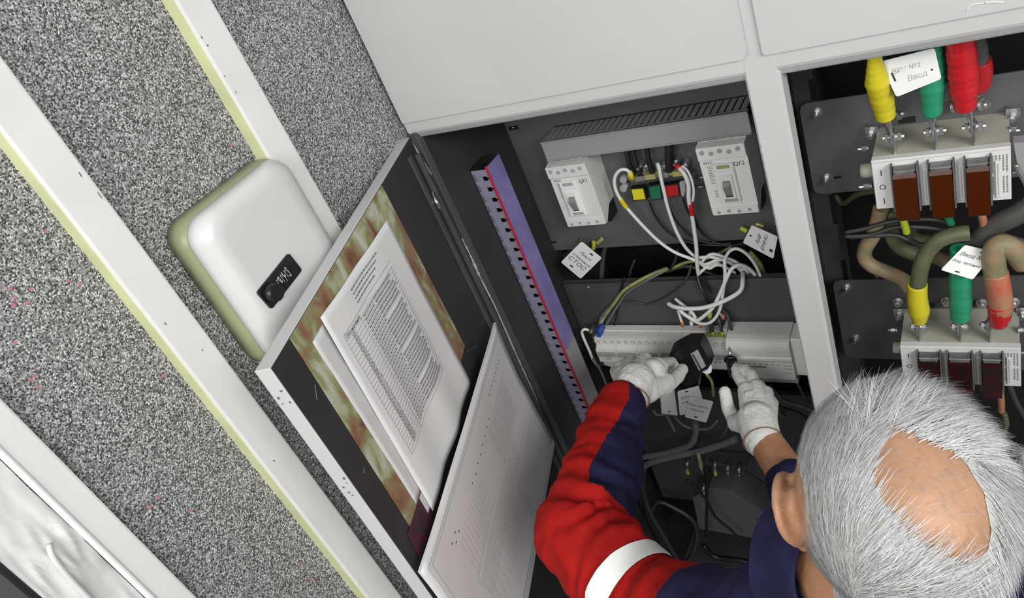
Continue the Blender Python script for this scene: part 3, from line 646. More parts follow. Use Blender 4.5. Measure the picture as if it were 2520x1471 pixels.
sleeve(w1, [(1557,442,0.240),(1550,424,0.232)], 0, 0.0052, M_yel); sleeve(w1, [(1527,489,0.2305),(1534,500,0.2315),(1542,511,0.2322)], 0, 0.0046, M_yel)
w2 = wire([(1618,402,0.240),(1622,412,0.234),(1627,440,0.232),(1634,470,0.232),(1642,505,0.234),(1655,545,0.236),(1670,580,0.238),(1690,612,0.242),(1715,632,0.25),(1750,632,0.255),(1785,642,0.262),(1820,660,0.27),(1842,678,0.276)], 0, 0.0036, M_wwire, 'white wire running down from behind the green phase plate', None, 'white_wire')
sleeve(w2, [(1617,400,0.2405),(1623,420,0.2335)], 0, 0.0042, mat('pale_green_sleeve', (0.25,0.45,0.36), 0.4))
w3 = wire([(1670,412,0.240),(1684,428,0.232),(1694,455,0.230),(1695,490,0.230),(1703,530,0.234),(1709,570,0.236),(1714,610,0.238),(1715,645,0.24),(1719,676,0.246)], 0, 0.0042, M_wwire, 'white wire hanging straight down from the red phase with a red sleeve', None, 'white_wire')
sleeve(w3, [(1664,405,0.243),(1672,414,0.239)], 0, 0.0058, M_redh); sleeve(w3, [(1699,500,0.2315),(1701,514,0.2325),(1704,528,0.2338)], 0, 0.0052, M_redh)
wire([(1678,408,0.243),(1692,420,0.238),(1703,445,0.235),(1707,470,0.235),(1705,495,0.234)], 0, 0.0025, M_wwire, 'short thin white wire beside the red sleeve', None, 'white_wire')
for k, pts in enumerate(([(1722,648,0.25),(1745,660,0.255),(1762,652,0.26),(1782,655,0.265),(1810,672,0.272)], [(1718,676,0.246),(1735,660,0.252),(1760,645,0.262),(1775,652,0.27)], [(1722,650,0.25),(1750,625,0.255),(1790,635,0.262),(1820,650,0.268),(1850,680,0.276)])):
    wire(pts, 0, 0.0034, M_wwire, ['short white wire in the bundle under the crossing, lowest', 'short white wire rising from the cut end into the bundle', 'white wire arching over the bundle behind the lower plate'][k], None, 'white_wire')
wire([(1782,660,0.24),(1785,635,0.236),(1797,617,0.233),(1815,612,0.233),(1838,625,0.238),(1858,650,0.245),(1872,680,0.256)], 0, 0.0034, M_wwire, 'white wire forming a round arch below the tag at the centre post', None, 'white_wire')
wire([(1783,635,0.236),(1784,680,0.222),(1779,720,0.218),(1774,752,0.216),(1765,775,0.214),(1748,793,0.212),(1725,796,0.212),(1700,785,0.214),(1680,768,0.218),(1668,752,0.222)], 0, 0.0036, M_wwire, 'white wire hanging down in the deepest loop over the breakers', None, 'white_wire')
wire([(1862,680,0.262),(1845,662,0.252),(1822,652,0.240),(1802,660,0.230),(1788,685,0.222),(1772,722,0.214),(1755,755,0.208),(1735,775,0.206),(1715,788,0.206),(1698,782,0.208),(1678,768,0.212),(1670,755,0.216)], 0, 0.0042, M_wwire, 'white wire swinging diagonally across the loops', None, 'white_wire')
wire([(1828,672,0.262),(1828,690,0.236),(1824,712,0.222),(1805,728,0.212),(1770,745,0.205),(1730,757,0.202),(1690,759,0.203),(1660,755,0.210),(1645,747,0.220)], 0, 0.0048, M_wwire, 'thick white wire bowed across the front of the loops', None, 'white_wire')
wire([(1662,735,0.236),(1680,750,0.222),(1700,765,0.215),(1712,782,0.212)], 0, 0.0036, M_wwire, 'short greyish white wire end crossing behind the bowed wire', None, 'white_wire')
# thin dark wires over the upper plate
for k, pts in enumerate(([(1597,494),(1615,535),(1650,575),(1700,597),(1750,603),(1800,603),(1835,600)], [(1640,490),(1662,540),(1700,580),(1740,597),(1790,600)], [(1680,485),(1695,525),(1730,575),(1770,600),(1805,603),(1830,596)], [(1700,500),(1720,560),(1760,597),(1800,598)])):
    wire(pts, 0.262-0.002*k, 0.0022, M_kwire, 'thin black wire '+['from the yellow plate', 'from the green plate', 'from the red plate', 'right of the red sleeve'][k]+' curving to the tag', 'thin black wires on the upper plate', 'black_wire')
ww = wire([(1716,676,0.246),(1722,700,0.235),(1735,725,0.228),(1748,760,0.222)], 0, 0.004, M_kwire, 'black fanned wire end under the straight white wire', None, 'black_wire')
for k, pts in enumerate(([(1722,684),(1735,700),(1746,715)], [(1728,682),(1742,700),(1752,722)])):
    wire(pts, 0.236, 0.0018, M_kwire, ['left', 'right'][k]+' thin black strand of the fanned wire end', None, 'black_wire')
wire([(1475,800,0.225),(1490,775,0.235),(1512,745,0.24),(1535,715,0.24),(1570,692,0.245),(1610,672,0.255),(1642,660,0.275)], 0, 0.0042, M_ygwire, 'yellowish green wire rising diagonally from the breakers to the gap', None, 'green_wire')
wire([(1492,798,0.225),(1520,752,0.24),(1545,718,0.244),(1600,685,0.25),(1646,662,0.276)], 0, 0.003, M_gwire, 'grey wire lying along the yellowish green wire', None, 'grey_wire')
wire([(1495,800,0.225),(1500,770,0.238),(1518,745,0.243),(1560,742,0.245),(1590,748,0.246),(1625,737,0.246),(1665,712,0.246),(1690,685,0.25),(1702,650,0.262)], 0, 0.0028, M_dwire, 'dark wire sagging across the lower plate', None, 'dark_wire')
wire([(1512,800,0.225),(1520,760,0.24),(1527,720,0.243),(1537,682,0.245)], 0, 0.0026, M_kwire, 'black wire end standing above the left breakers', None, 'black_wire')
wire([(1474,806,0.222),(1480,780,0.235),(1500,755,0.242),(1516,745,0.243)], 0, 0.0032, M_gwire, 'short grey wire at the left end of the breakers', None, 'grey_wire')
# cables in the gap between the plates
for k, (pts, r, m, lb) in enumerate((([(1340,668),(1375,640),(1410,610),(1428,578)], 0.0048, M_dwire, 'dark grey cable passing behind the square tag'), ([(1345,676),(1400,655),(1450,610),(1464,575)], 0.0042, M_dwire, 'second dark grey cable behind the square tag'), ([(1480,690),(1482,650),(1487,615),(1500,585)], 0.0055, M_greyc, 'grey cable dropping into the gap right of the square tag'), ([(1548,690),(1552,665),(1562,640)], 0.003, M_dwire, 'dark wire end in the gap between plates'), ([(1650,665),(1662,640),(1668,612)], 0.003, M_dwire, 'short dark wire in the gap near the white wires'), ([(1655,660),(1690,645),(1730,640),(1760,628),(1800,608)], 0.0035, M_ygwire, 'yellowish wire crossing the gap behind the white bundle'), ([(1640,668),(1690,655),(1740,670),(1800,690)], 0.004, M_dwire, 'dark cable behind the white bundle'), ([(1845,620),(1870,650),(1885,690)], 0.005, M_ygwire, 'yellowish cable in the gap beside the centre post'))):
    wire(pts, 0.30, r*1.1, m, lb, None, 'gap_cable')
# ferrules below the breakers' outlets and lime marker cuffs around the tags
def cuff(px0, py0, px1, py1, y, m, label, r=0.005):
    g = G(); g.tube([Y(px0,py0,y), Y((px0+px1)/2,(py0+py1)/2,y), Y(px1,py1,y)], r, 10); return tag(g.obj('cable_marker', m), label, 'cable marker', 'lime markers round breaker outlet cables')
cuff(1460,612,1462,595,0.262,M_yg,'lime marker cuff above the top corner of the square tag'); cuff(1470,598,1482,587,0.262,M_brass,'pale olive marker cuff right of the lime cuff'); cuff(1428,594,1432,586,0.268,M_olive,'olive marker cuff behind the square tag',0.0045)
cuff(1822,560,1838,568,0.262,M_yg,'lime marker cuff left of the tag at the post'); cuff(1860,550,1880,556,0.275,M_brass,'olive marker cuff behind the tag at the post'); cuff(1886,553,1902,560,0.28,M_brass,'olive marker cuff touching the centre post')
# ---------------------------------------------------------------- modular breakers on the lower rail
rail = thing('mounting_rail', 'zinc mounting rail carrying the row of modular breakers', 'rail', (-0.6, 0.25, -1.12))
bx('rail_web', M_steeld, rail, -0.80, -0.305, 0.2445, 0.2495, -1.118, -1.083); bx('rail_lip', M_steeld, rail, -0.80, -0.305, 0.240, 0.2445, -1.118, -1.115)
ZM = -1.0585; HM = 0.088; YM = 0.2445
modx0, modw = -0.8225, 0.0528
for k in range(6):
    x0 = modx0+k*modw; x1 = x0+modw-0.0006
    t = thing('modular_breaker', ['leftmost three pole modular breaker with a QF3 label', 'second modular breaker from the blue terminal block', 'third modular breaker from the blue terminal block', 'modular breaker below the hanging white loops', 'modular breaker right of the gloved left hand, behind the black tester', 'rightmost three pole modular breaker with lime ferrules and a QF10 label'][k], 'circuit breaker', ((x0+x1)/2, YM, ZM-HM), 'modular breakers on the lower rail')
    ys = 0.1965; yn = 0.1855
    g = G(); prof = [(YM-0.0005, ZM), (0.225, ZM), (0.2235, ZM-0.0015), (0.206, ZM-0.0015), (0.2045, ZM), (ys, ZM-0.001), (ys, ZM-0.024), (yn, ZM-0.028), (yn, ZM-0.044), (yn+0.002, ZM-0.046), (yn+0.0005, ZM-0.066), (ys, ZM-0.069), (ys+0.002, ZM-HM), (YM-0.0005, ZM-HM)]
    g.prism([(x0, y, z) for y, z in prof], (x1-x0, 0, 0)); g.obj('case', M_mod if k < 5 else M_brk, t)
    for j in range(3):
        xx = x0+modw*(0.17+0.33*j)
        g = G(); g.cyl((xx, ys-0.0004, ZM-0.012), (xx, ys+0.003, ZM-0.012), 0.0042, 12); g.obj('terminal_hole', M_togg, t)
        g = G(); g.cyl((xx, ys-0.0008, ZM-0.012), (xx, ys+0.003, ZM-0.012), 0.0030, 10); g.obj('terminal_screw', M_mod, t)
    g = G(); g.box(x0+0.004, x1-0.004, yn-0.008, yn+0.001, ZM-0.042, ZM-0.034, 0.001); g.obj('toggle', M_brkg, t)
    if k == 0: put_text('lettering', 'QF3', 0.0085, ((x0+x1)/2, yn+0.0006, ZM-0.056), (1,0,0), (0,0,1), M_togg, t)
    if k == 5: put_text('lettering', 'QF10', 0.0085, ((x0+x1)/2-0.004, yn+0.0006, ZM-0.056), (1,0,0), (0,0,1), M_togg, t)
    if k in (1, 2): put_text('lettering', 'QF%d' % (k+3), 0.0085, ((x0+x1)/2, yn+0.0006, ZM-0.056), (1,0,0), (0,0,1), M_togg, t)
    if k == 5:
        for j in range(3):
            p = Y(1752+24*j, 822-2*j, 0.21); g = G(); g.cyl((p.x, 0.214, ZM-0.001), (p.x, 0.214, ZM+0.008), 0.0038, 10, 0.005); g.obj('ferrule', M_yg, t)
        bx('label_film', M_tog_o, t, x0+0.001, x1-0.001, 0.206, 0.222, ZM-0.0012, ZM-0.0005)
for k, pts in enumerate(([(1752,815,0.214),(1748,790,0.218),(1745,765,0.23),(1742,745,0.24)], [(1776,815,0.214),(1770,790,0.222),(1764,770,0.234)], [(1800,812,0.214),(1794,785,0.222),(1782,765,0.23),(1770,748,0.24)])):
    wire(pts, 0, 0.0036 if k else 0.0055, M_dwire, ['left', 'middle', 'right'][k]+' dark wire entering a lime ferrule', 'dark wires into the lime ferrules', 'dark_wire')
cuff(1746,782,1748,770,0.2215,M_yg,'lime marker cuff on the left ferrule wire',0.0046)
for k, (a, b, m1) in enumerate((((1668,762),(1680,800),M_org), ((1697,768),(1702,800),M_brk2), ((1774,772),(1780,782),M_org), ((1718,795),(1724,803),M_org))):
    g = G(); g.tube([Y(a[0],a[1],0.222), Y((a[0]+b[0])/2,(a[1]+b[1])/2,0.218), Y(b[0],b[1],0.214)], 0.0030, 8); o = tag(g.obj('wire_end', M_wwire), ['white wire end with an orange ferrule, leftmost under the loops', 'greyish white wire end under the crossing of the loops', 'short wire end with an orange ferrule right of the loops', 'tiny orange tipped wire end at the breaker edge'][k], 'wire')
    g = G(); g.tube([Y(b[0]-1,b[1]-8,0.2145), Y(b[0],b[1]+2,0.2135)], 0.0040, 8); g.obj('ferrule', m1, o)
# large rail-mounted device at the right
dv = thing('rail_device', 'wide light grey rail mounted device with a bulging top cover beside the centre post', 'electrical device', (-0.43, YM, -1.16))
X0, X1 = -0.5035, -0.375
g = G(); prof = [(YM-0.0005, -1.046), (0.200, -1.046), (0.186, -1.049), (0.178, -1.056), (0.176, -1.066), (0.178, -1.088), (0.176, -1.091), (0.176, -1.098), (0.178, -1.100), (0.178, -1.150), (YM-0.0005, -1.150)]
g.prism([(X0, y, z) for y, z in prof], (X1-X0, 0, 0)); bmesh.ops.bevel(g.bm, geom=[e for e in g.bm.edges if abs(e.verts[0].co.x-e.verts[1].co.x) > 0.05 and max(v.co.z for v in e.verts) > -1.07], offset=0.002, segments=2, affect='EDGES'); g.obj('case', M_brk, dv)
bx('end_block', M_mod, dv, X1, X1+0.066, 0.192, YM-0.0005, -1.150, -1.050, bev=0.001)
bx('groove', M_togg, dv, X0+0.001, X1-0.001, 0.1762, 0.180, -1.0995, -1.0985)
bx('dark_label', M_togg, dv, X0+0.020, X0+0.074, 0.1774, 0.179, -1.1185, -1.1140)
g = G()
for k in range(7): g.box(X0+0.024+k*0.012, X0+0.031+k*0.012, 0.1776, 0.179, -1.1085-0.0002*k, -1.1065-0.0002*k)
for k in range(2):
    for j in range(3): g.box(X1-0.018+j*0.006, X1-0.0152+j*0.006, 0.1776, 0.179, -1.113-k*0.008, -1.1105-k*0.008)
g.box(X1-0.02, X1-0.006, 0.1776, 0.179, -1.132, -1.1305); stuff(g.obj('small_print', M_togg, dv))
bx('lower_skirt', M_brkg, dv, X0+0.002, X1, 0.190, YM-0.0005, -1.172, -1.151, bev=0.001)
p = Y(1805, 795, 0.22); bx('end_clip', M_brkg, dv, X0-0.009, X0-0.0008, 0.205, YM-0.0005, -1.055, -1.036, bev=0.001)
# blue neutral block with brass bar and a white wire round it
nb = thing('neutral_terminal', 'blue neutral terminal block with brass screws at the left end of the breakers', 'terminal block', (-0.84, 0.24, -1.14))
g = G(); g.prism([Y(px, py, 0.200) for px, py in ((1466,812),(1473,812),(1484,848),(1478,853),(1472,845))], (0, 0.034, 0)); g.obj('blue_body', M_blue, nb)
g = G(); g.prism([Y(px, py, 0.215) for px, py in ((1452,808),(1466,806),(1492,890),(1484,895))], (0, 0.012, 0)); g.obj('terminal_bar', M_dark2, nb)
for k in range(7):
    px, py = 1455+k*4.8, 815+k*11.5; p = Y(px, py, 0.212); g = G(); g.cyl(p+Vector((0,0.004,0)), p-Vector((0,0.004,0)), 0.0036, 8); g.obj('screw', M_brass if k in (0, 2, 3) else M_steeld, nb)
nw = wire([(1448,812,0.205),(1438,810,0.200),(1432,818,0.198),(1440,840,0.196),(1450,862,0.196),(1460,885,0.196),(1475,905,0.198)], 0, 0.0036, M_wwire, 'white wire bent sharply round the neutral terminal', None, 'white_wire')
wire([(1460,882,0.19),(1474,905,0.19),(1488,935,0.19),(1496,965,0.19)], 0, 0.003, M_gwire, 'grey wire leading down from the neutral terminal', None, 'grey_wire')
wire([(1490,895,0.21),(1505,899,0.205),(1520,897,0.205)], 0, 0.0034, M_wwire, 'short white stub under the leftmost breaker', None, 'white_wire')
# ---------------------------------------------------------------- tags
def card(label, quad, y, lines, size, shear=0.2, slots=((0.5, 0.1),), mirror=False, m=M_ink, rot=False, th=0.001, ys=None, name='cable_tag'):
    P4 = [Y(px, py, (ys[i] if ys else y)) for i, (px, py) in enumerate(quad)]
    def bl(u, v, up=0.0):
        p = P4[0]*(1-u)*(1-v)+P4[1]*u*(1-v)+P4[2]*u*v+P4[3]*(1-u)*v; return p-Vector((0, up, 0))
    W_ = (P4[1]-P4[0]).length; H_ = (P4[3]-P4[0]).length
    g = G(); r = 0.06; cs = []
    for (u, v, a0) in ((r, r, 180), (1-r, r, 270), (1-r, 1-r, 0), (r, 1-r, 90)):
        for k in range(4):
            a = math.radians(a0+30*k); cs.append(bl(u+r*math.cos(a), v+r*math.sin(a)))
    g.prism(cs, (0, th, 0)); o = tag(g.obj(name, M_card), label, 'tag')
    for u, v, du, dv_ in [(s_+((0.07, 0.022),))[:2]+(s_[2:] if len(s_) > 2 else (0.07, 0.022)) for s_ in slots]:
        g = G(); g.prism([bl(u-du, v-dv_, 0.0004), bl(u+du, v-dv_, 0.0004), bl(u+du, v+dv_, 0.0004), bl(u-du, v+dv_, 0.0004)], (0, 0.0003, 0)); g.obj('punched_slot', M_black, o)
    for (txt, u, v, s_) in lines:
        me = text_mesh(txt, s_, 'CENTER', shear)
        for q in me.vertices: q.co = bl(u+q.co.x, v-q.co.y*W_/H_, 0.0005)
        me.materials.append(m); link('handwriting', me, o)
    return o
card('square white tag with black handwriting hanging under the left moulded breaker', [(1431,594),(1481,635),(1429,686),(1380,645)], 0.225, [('Лист', 0.50, 0.30, 0.22), ('клеммной', 0.50, 0.48, 0.17), ('СТОС', 0.46, 0.66, 0.28)], 0, slots=((0.62, 0.12), (0.40, 0.86)))
card('white tag with handwriting partly hidden by the centre post, under the right breaker', [(1828,597),(1850,554),(1914,582),(1903,637)], 0.215, [('АиР', 0.52, 0.40, 0.26), ('РММС', 0.50, 0.62, 0.24)], 0, slots=((0.5, 0.12, 0.035, 0.035), (0.3, 0.88, 0.06, 0.05)))
tg3 = card('faintly written white tag hanging between the yellow and green cables at the top right', [(2165,152),(2300,118),(2317,194),(2206,239)], 0.085, [('ВРУ №2', 0.40, 0.36, 0.15), ('Ввод', 0.55, 0.66, 0.17)], 0, slots=((0.12, 0.48, 0.02, 0.12), (0.86, 0.62, 0.02, 0.03)), m=M_inkl, ys=(0.085,0.085,0.075,0.075))
card('white tag lettered Ввод hanging in front of the lower green cable', [(2374,603),(2448,620),(2394,688),(2315,664)], 0.105, [('Ввод №1', 0.52, 0.30, 0.20), ('Вод. питание', 0.50, 0.56, 0.145)], 0, slots=((0.66, 0.10, 0.05, 0.03), (0.45, 0.90)), ys=(0.115,0.115,0.09,0.09))
card('upper of two overlapping white tags between the gloved hands', [(1667,963),(1719,949),(1737,1008),(1673,1022)], 0.150, [('Щит', 0.30, 0.30, 0.20), ('вент', 0.32, 0.5, 0.18)], 0, slots=((0.42, 0.10),), m=M_inkg)
card('lower of two overlapping white tags between the gloved hands', [(1697,975),(1756,988),(1738,1040),(1685,1026)], 0.147, [('Вод. насос', 0.46, 0.34, 0.17), ('подача', 0.42, 0.54, 0.18)], 0, slots=((0.48, 0.86),), m=M_inkg)
card('grey shaded tag behind the two overlapping white tags', [(1625,975),(1660,960),(1668,1022),(1628,1017)], 0.165, [], 0, slots=((0.5, 0.86),))
card('small white tag peeping out right of the gloved right hand', [(1886,965),(1902,975),(1894,992),(1882,985)], 0.15, [], 0, slots=())
# lower cables, partly hidden
low = [([(1575,1125),(1620,1118),(1660,1108),(1700,1092),(1712,1060),(1710,1040)], 0.18, 0.0085, M_gwire, 'thick grey cable, upper of the pair under the rail'), ([(1575,1155),(1600,1138),(1660,1122),(1720,1110),(1770,1095),(1810,1080)], 0.175, 0.009, M_gwire, 'thick grey cable, lower of the pair under the rail'),
 ([(1585,1150),(1582,1200),(1600,1260),(1640,1330),(1680,1400)], 0.18, 0.007, M_dwire, 'dark cable hanging left in the bottom of the compartment'), ([(1600,1265),(1615,1238),(1640,1240),(1700,1275),(1715,1310),(1705,1360),(1680,1390)], 0.19, 0.006, M_dwire, 'dark cable bent into a hook at the bottom'), ([(1738,1150),(1740,1230),(1738,1320)], 0.16, 0.004, M_kwire, 'black wire hanging straight over the dark device'), ([(1690,1180),(1735,1225),(1760,1270),(1800,1305),(1830,1340)], 0.155, 0.004, M_kwire, 'black wire curving over the dark device'),
 ([(1575,1340),(1600,1400),(1620,1471)], 0.17, 0.006, M_dwire, 'dark cable at the lower left beside the sleeve'), ([(1730,1390),(1780,1395),(1830,1425),(1870,1471)], 0.16, 0.006, M_dwire, 'dark cable along the bottom near the shoulder'), ([(1730,1340),(1760,1370),(1830,1380),(1900,1400)], 0.19, 0.008, M_kwire, 'black cable across the bottom'),
 ([(1895,950),(1930,985),(1975,1000),(2000,1010)], 0.19, 0.004, M_gwire, 'grey wire right of the gloved right hand, upper'), ([(1900,995),(1940,1010),(1970,1020),(2000,1045)], 0.2, 0.005, M_greyc, 'grey wire right of the gloved right hand, lower'), ([(1898,1000),(1915,1012),(1930,1025)], 0.18, 0.006, M_olive, 'olive sleeved wire right of the gloved right hand'), ([(1960,940),(1975,965),(1990,990)], 0.21, 0.0035, M_greyc, 'short grey wire beside the centre post'),
 ([(1608,1010),(1618,1020),(1650,1018),(1665,1022)], 0.17, 0.0035, M_gwire, 'grey wire loop under the gloved left hand'), ([(1640,1020),(1652,1042),(1660,1060)], 0.19, 0.004, M_gwire, 'grey wire dropping under the shaded tag'), ([(1660,1025),(1690,1050),(1740,1055),(1765,1035)], 0.18, 0.0035, M_gwire, 'grey wire under the overlapping tags'), ([(1738,920),(1752,940),(1756,975)], 0.16, 0.0035, M_ygwire, 'yellowish wire hanging right of the black tester'), ([(1722,925),(1720,945),(1716,955)], 0.165, 0.003, M_gwire, 'grey tie holding the overlapping tags'),
 ([(1718,1115),(1722,1135),(1724,1150)], 0.16, 0.005, M_ygwire, 'yellow green wire stub under the grey cables'), ([(1760,1105),(1775,1075),(1790,1050)], 0.19, 0.005, M_greyc, 'grey cable rising behind the right hand')]
for pts, y, r, m, lb in low: wire(pts, y, r, m, lb, None, 'low_cable')
ld = thing('terminal_rail', 'dark row of cable lugs on a bar below the grey cables', 'terminal block', (-0.6, 0.26, -1.40))
a = Y(1650, 1130, 0.22); b = Y(1835, 1150, 0.22); bx('bar', M_dark2, ld, a.x, b.x, 0.22, 0.26, b.z-0.004, b.z+0.004)
for k, (px, py, m) in enumerate(((1690,1150,M_yg), (1725,1150,M_greyc), (1758,1152,M_yg), (1790,1160,M_greyc), (1818,1165,M_greyc), (1730,1210,M_yg))):
    p = Y(px, py, 0.2); g = G(); g.cyl(p+Vector((0,0.02,0.012)), p, 0.006, 10); g.cyl(p, p-Vector((0,0,0.018)), 0.0045, 10); o = g.obj('cable_lug', M_steeld, ld)
    g = G(); g.cyl(p+Vector((0,-0.003,-0.008)), p+Vector((0,-0.003,-0.02)), 0.0045, 8); g.obj('lug_sleeve', m, ld)
ldv = thing('lower_breaker', 'dim grey breaker in the dark bottom of the left compartment', 'circuit breaker', (-0.55, 0.28, -1.55))
g = G(); P = [Y(px, py, 0.20) for px, py in ((1705,1225),(1745,1200),(1800,1205),(1895,1270),(1890,1330),(1720,1300))]; g.prism(P, (0, 0.08, 0)); g.obj('case', M_plate, ldv)
for (a, b) in (((1720,1240),(1860,1300)), ((1735,1225),(1870,1280))):
    g = G(); g.tube([Y(a[0],a[1],0.199), Y((a[0]+b[0])/2,(a[1]+b[1])/2,0.199), Y(b[0],b[1],0.199)], 0.002, 6); g.obj('case_ridge', M_dark2, ldv)
bx('side_relay', M_dark2, ldv, *yb(1838,1385,1885,1430,0.18)[:2], 0.18, 0.22, *yb(1838,1385,1885,1430,0.18)[2:], bev=0.002)
# ================================================================ right compartment
def hexbolt(c, ax, par, r=0.007, L=0.008, name='bolt'):
    c = Vector(c); ax = Vector(ax).normalized(); g = G()
    g.cyl(c, c+ax*0.0015, r*1.35, 16); g.cyl(c+ax*0.0015, c+ax*0.003, r*1.1, 14); g.cyl(c+ax*0.003, c+ax*(0.003+L*0.6), r, 6); g.cyl(c+ax*(0.003+L*0.6), c+ax*(0.003+L), r*0.55, 8)
    return g.obj(name, M_steel, par)
M_swb = mat('switch_cream_grey_plastic', (0.40, 0.40, 0.335), 0.45, var=0.1, vscale=12)
M_swf = mat('switch_white_front', (0.60, 0.60, 0.60), 0.42)
def lswitch(x0, x1, zt, zb, covers, amber, label, plate_y=0.2, seedtxt=1):
    t = thing('switch_disconnector', label, 'power switch', ((x0+x1)/2, plate_y, zb))
    yf = 0.100
    g = G(); g.prism([(x0, y, z) for y, z in ((plate_y-0.0008, zt+0.002), (yf+0.006, zt), (yf+0.002, zt-0.003), (yf+0.002, zb+0.006), (yf+0.03, zb), (plate_y-0.0008, zb))], (x1-x0, 0, 0)); g.obj('case', M_swb, t)
    bx('front_plate', M_swf, t, x0-0.001, x1+0.001, yf, yf+0.003, zb, zt-0.001, bev=0.0008)
    bx('top_lip', M_swf, t, x0-0.001, x1+0.001, yf-0.002, yf+0.012, zt-0.004, zt+0.0005, bev=0.001)
    for k, (a, b) in enumerate(covers):
        # smoked fuse cover with metal cap, framed by thin walls
        g = G(); g.prism([(a, y, z) for y, z in ((yf-0.0008, zt-0.016), (yf-0.017, zt-0.018), (yf-0.020, zt-0.024), (yf-0.020, zb-0.010), (yf-0.016, zb-0.014), (yf+0.012, zb-0.014), (yf+0.012, zb-0.001), (yf-0.0008, zb-0.001))], (b-a, 0, 0)); cv = g.obj('fuse_cover', M_amber if amber else M_amberd, t)
        bx('metal_cap', M_steeld, t, a, b, yf-0.018, yf-0.0006, zt-0.0155, zt-0.0115, bev=0.001); bx('cap_strip', M_steel, t, a+0.002, b-0.002, yf-0.0195, yf-0.018, zt-0.0178, zt-0.0130)
        bx('side_wall', M_ductsh, t, a-0.0030, a-0.0008, yf-0.016, yf-0.0004, zb+0.002, zt-0.007); bx('side_wall', M_ductsh, t, b+0.0008, b+0.0030, yf-0.016, yf-0.0004, zb+0.002, zt-0.007)
        if k < 3:
            xb = b+0.0065; bx('raised_rib', M_swf, t, xb, xb+0.0075, yf-0.003, yf-0.0002, zb+0.006, zt-0.020, bev=0.001); bx('rib_groove', M_brkg, t, xb+0.0032, xb+0.0042, yf-0.0034, yf-0.0028, zb+0.010, zt-0.024)
    H = zt-zb
    for k, ch in enumerate('IOI'):
        put_text('lettering', ch, 0.0125 if ch == 'O' else 0.014, (x0+0.011, yf-0.0003, zt-H*(0.27+0.285*k)), (1,0,0), (0,0,1), M_ink, t)
    rr = random.Random(seedtxt); g = G()
    for c in range(5):
        xx = x1-0.0215+c*0.0042
        for half in (0, 1):
            if c == 4 and half: pass
            z = zt-0.012-half*0.034
            while z > zt-0.012-half*0.034-(0.028 if c != 4 else 0.031)+c*0.001:
                l = rr.uniform(0.0015, 0.004); g.box(xx, xx+0.0021, yf-0.0003, yf, z-l, z); z -= l+0.0008
    stuff(g.obj('small_print', M_togg, t))
    # mounting ears with bolts, side shaft stubs
    for xx in (x0-0.009, x1+0.004):
        bx('mounting_ear', M_steel, t, xx-0.008, xx+0.010, plate_y-0.014, plate_y-0.0118, zt-0.004, zt+0.012); bx('mounting_ear', M_steeld, t, xx-0.008, xx-0.006, plate_y-0.0118, plate_y-0.0004, zt-0.004, zt+0.012)
        hexbolt((xx, plate_y-0.014, zt+0.001), (0, -1, 0), t, 0.0058, 0.013)
    return t
def lug(px_b, py_b, y, zbase, t, sheath, rad, m, tilt=0.0, ybolt=None, bl=1):
    """cable lug: flat blade bolted to a terminal blade that rises from the switch top, with its heat-shrink sleeve"""
    c = Y(px_b, py_b, y)
    g = G(); g.box(c.x+0.0012, c.x+0.0036, y-0.010, y+0.010, zbase-0.0005, c.z+0.010, 0.0006); g.obj('terminal_blade', M_steel, t)
    top = Y(*sheath[-1][:2], sheath[-1][2])
    g = G(); g.loft([[Vector((c.x-0.0022, y-0.009, c.z-0.014)), Vector((c.x+0.0010, y-0.009, c.z-0.014)), Vector((c.x+0.0010, y+0.009, c.z-0.014)), Vector((c.x-0.0022, y+0.009, c.z-0.014))], [Vector((c.x-0.0024, y-0.010, c.z+0.008)), Vector((c.x+0.0010, y-0.010, c.z+0.008)), Vector((c.x+0.0010, y+0.010, c.z+0.008)), Vector((c.x-0.0024, y+0.010, c.z+0.008))], [top+Vector((-0.007, -0.007, -0.002)), top+Vector((0.007, -0.007, -0.002)), top+Vector((0.007, 0.007, -0.002)), top+Vector((-0.007, 0.007, -0.002))], [top+Vector((-0.007, -0.007, 0.006)), top+Vector((0.007, -0.007, 0.006)), top+Vector((0.007, 0.007, 0.006)), top+Vector((-0.007, 0.007, 0.006))]])
    bl_ = g.obj('cable_lug', M_steel, t)
    hexbolt((c.x-0.0026, y, c.z), (-1, 0, 0), t, 0.0062, 0.007); hexbolt((c.x+0.0038, y, c.z), (1, 0, 0), t, 0.0062, 0.009)
covx = lambda zc, *pp: [(Y(a, zc, 0.083).x, Y(b, zc, 0.083).x) for a, b in pp]
s1 = lswitch(-0.171, 0.002, -0.612, -0.698, covx(440, (2197,2255), (2288,2344), (2379,2435)), True, 'upper fuse switch with three brown smoked covers on the right plate', seedtxt=3)
s2 = lswitch(-0.162, 0.011, -0.981, -1.068, covx(900, (2262,2312), (2335,2390), (2417,2465)), False, 'lower fuse switch with three dark covers behind the grey haired head', seedtxt=5)
def sheath(pts, radii, m, label, cab=None, ridges=True):
    P = [Y(*q) for q in pts]; g = G()
    base = spline(P, 8); n = len(base); rads = []
    for i in range(n):
        u = i/(n-1)*(len(radii)-1); k = min(int(u), len(radii)-2); r0 = radii[k]*(1-(u-k))+radii[k+1]*(u-k)
        rads.append(r0*(1+(0.03*math.sin(i*2.1)+0.02*math.sin(i*0.9) if ridges else 0)))
    g.tube(base, 0, 14, radii=rads, smooth=False); return tag(g.obj('phase_cable', m), label, 'cable')
def sub_tube(par, pts, radii, m, name, label=None):
    g = G(); g.tube([Y(*q) for q in pts], 0, 12, radii=radii); o = g.obj(name, m, par)
    if label: o['label'] = label
    return o
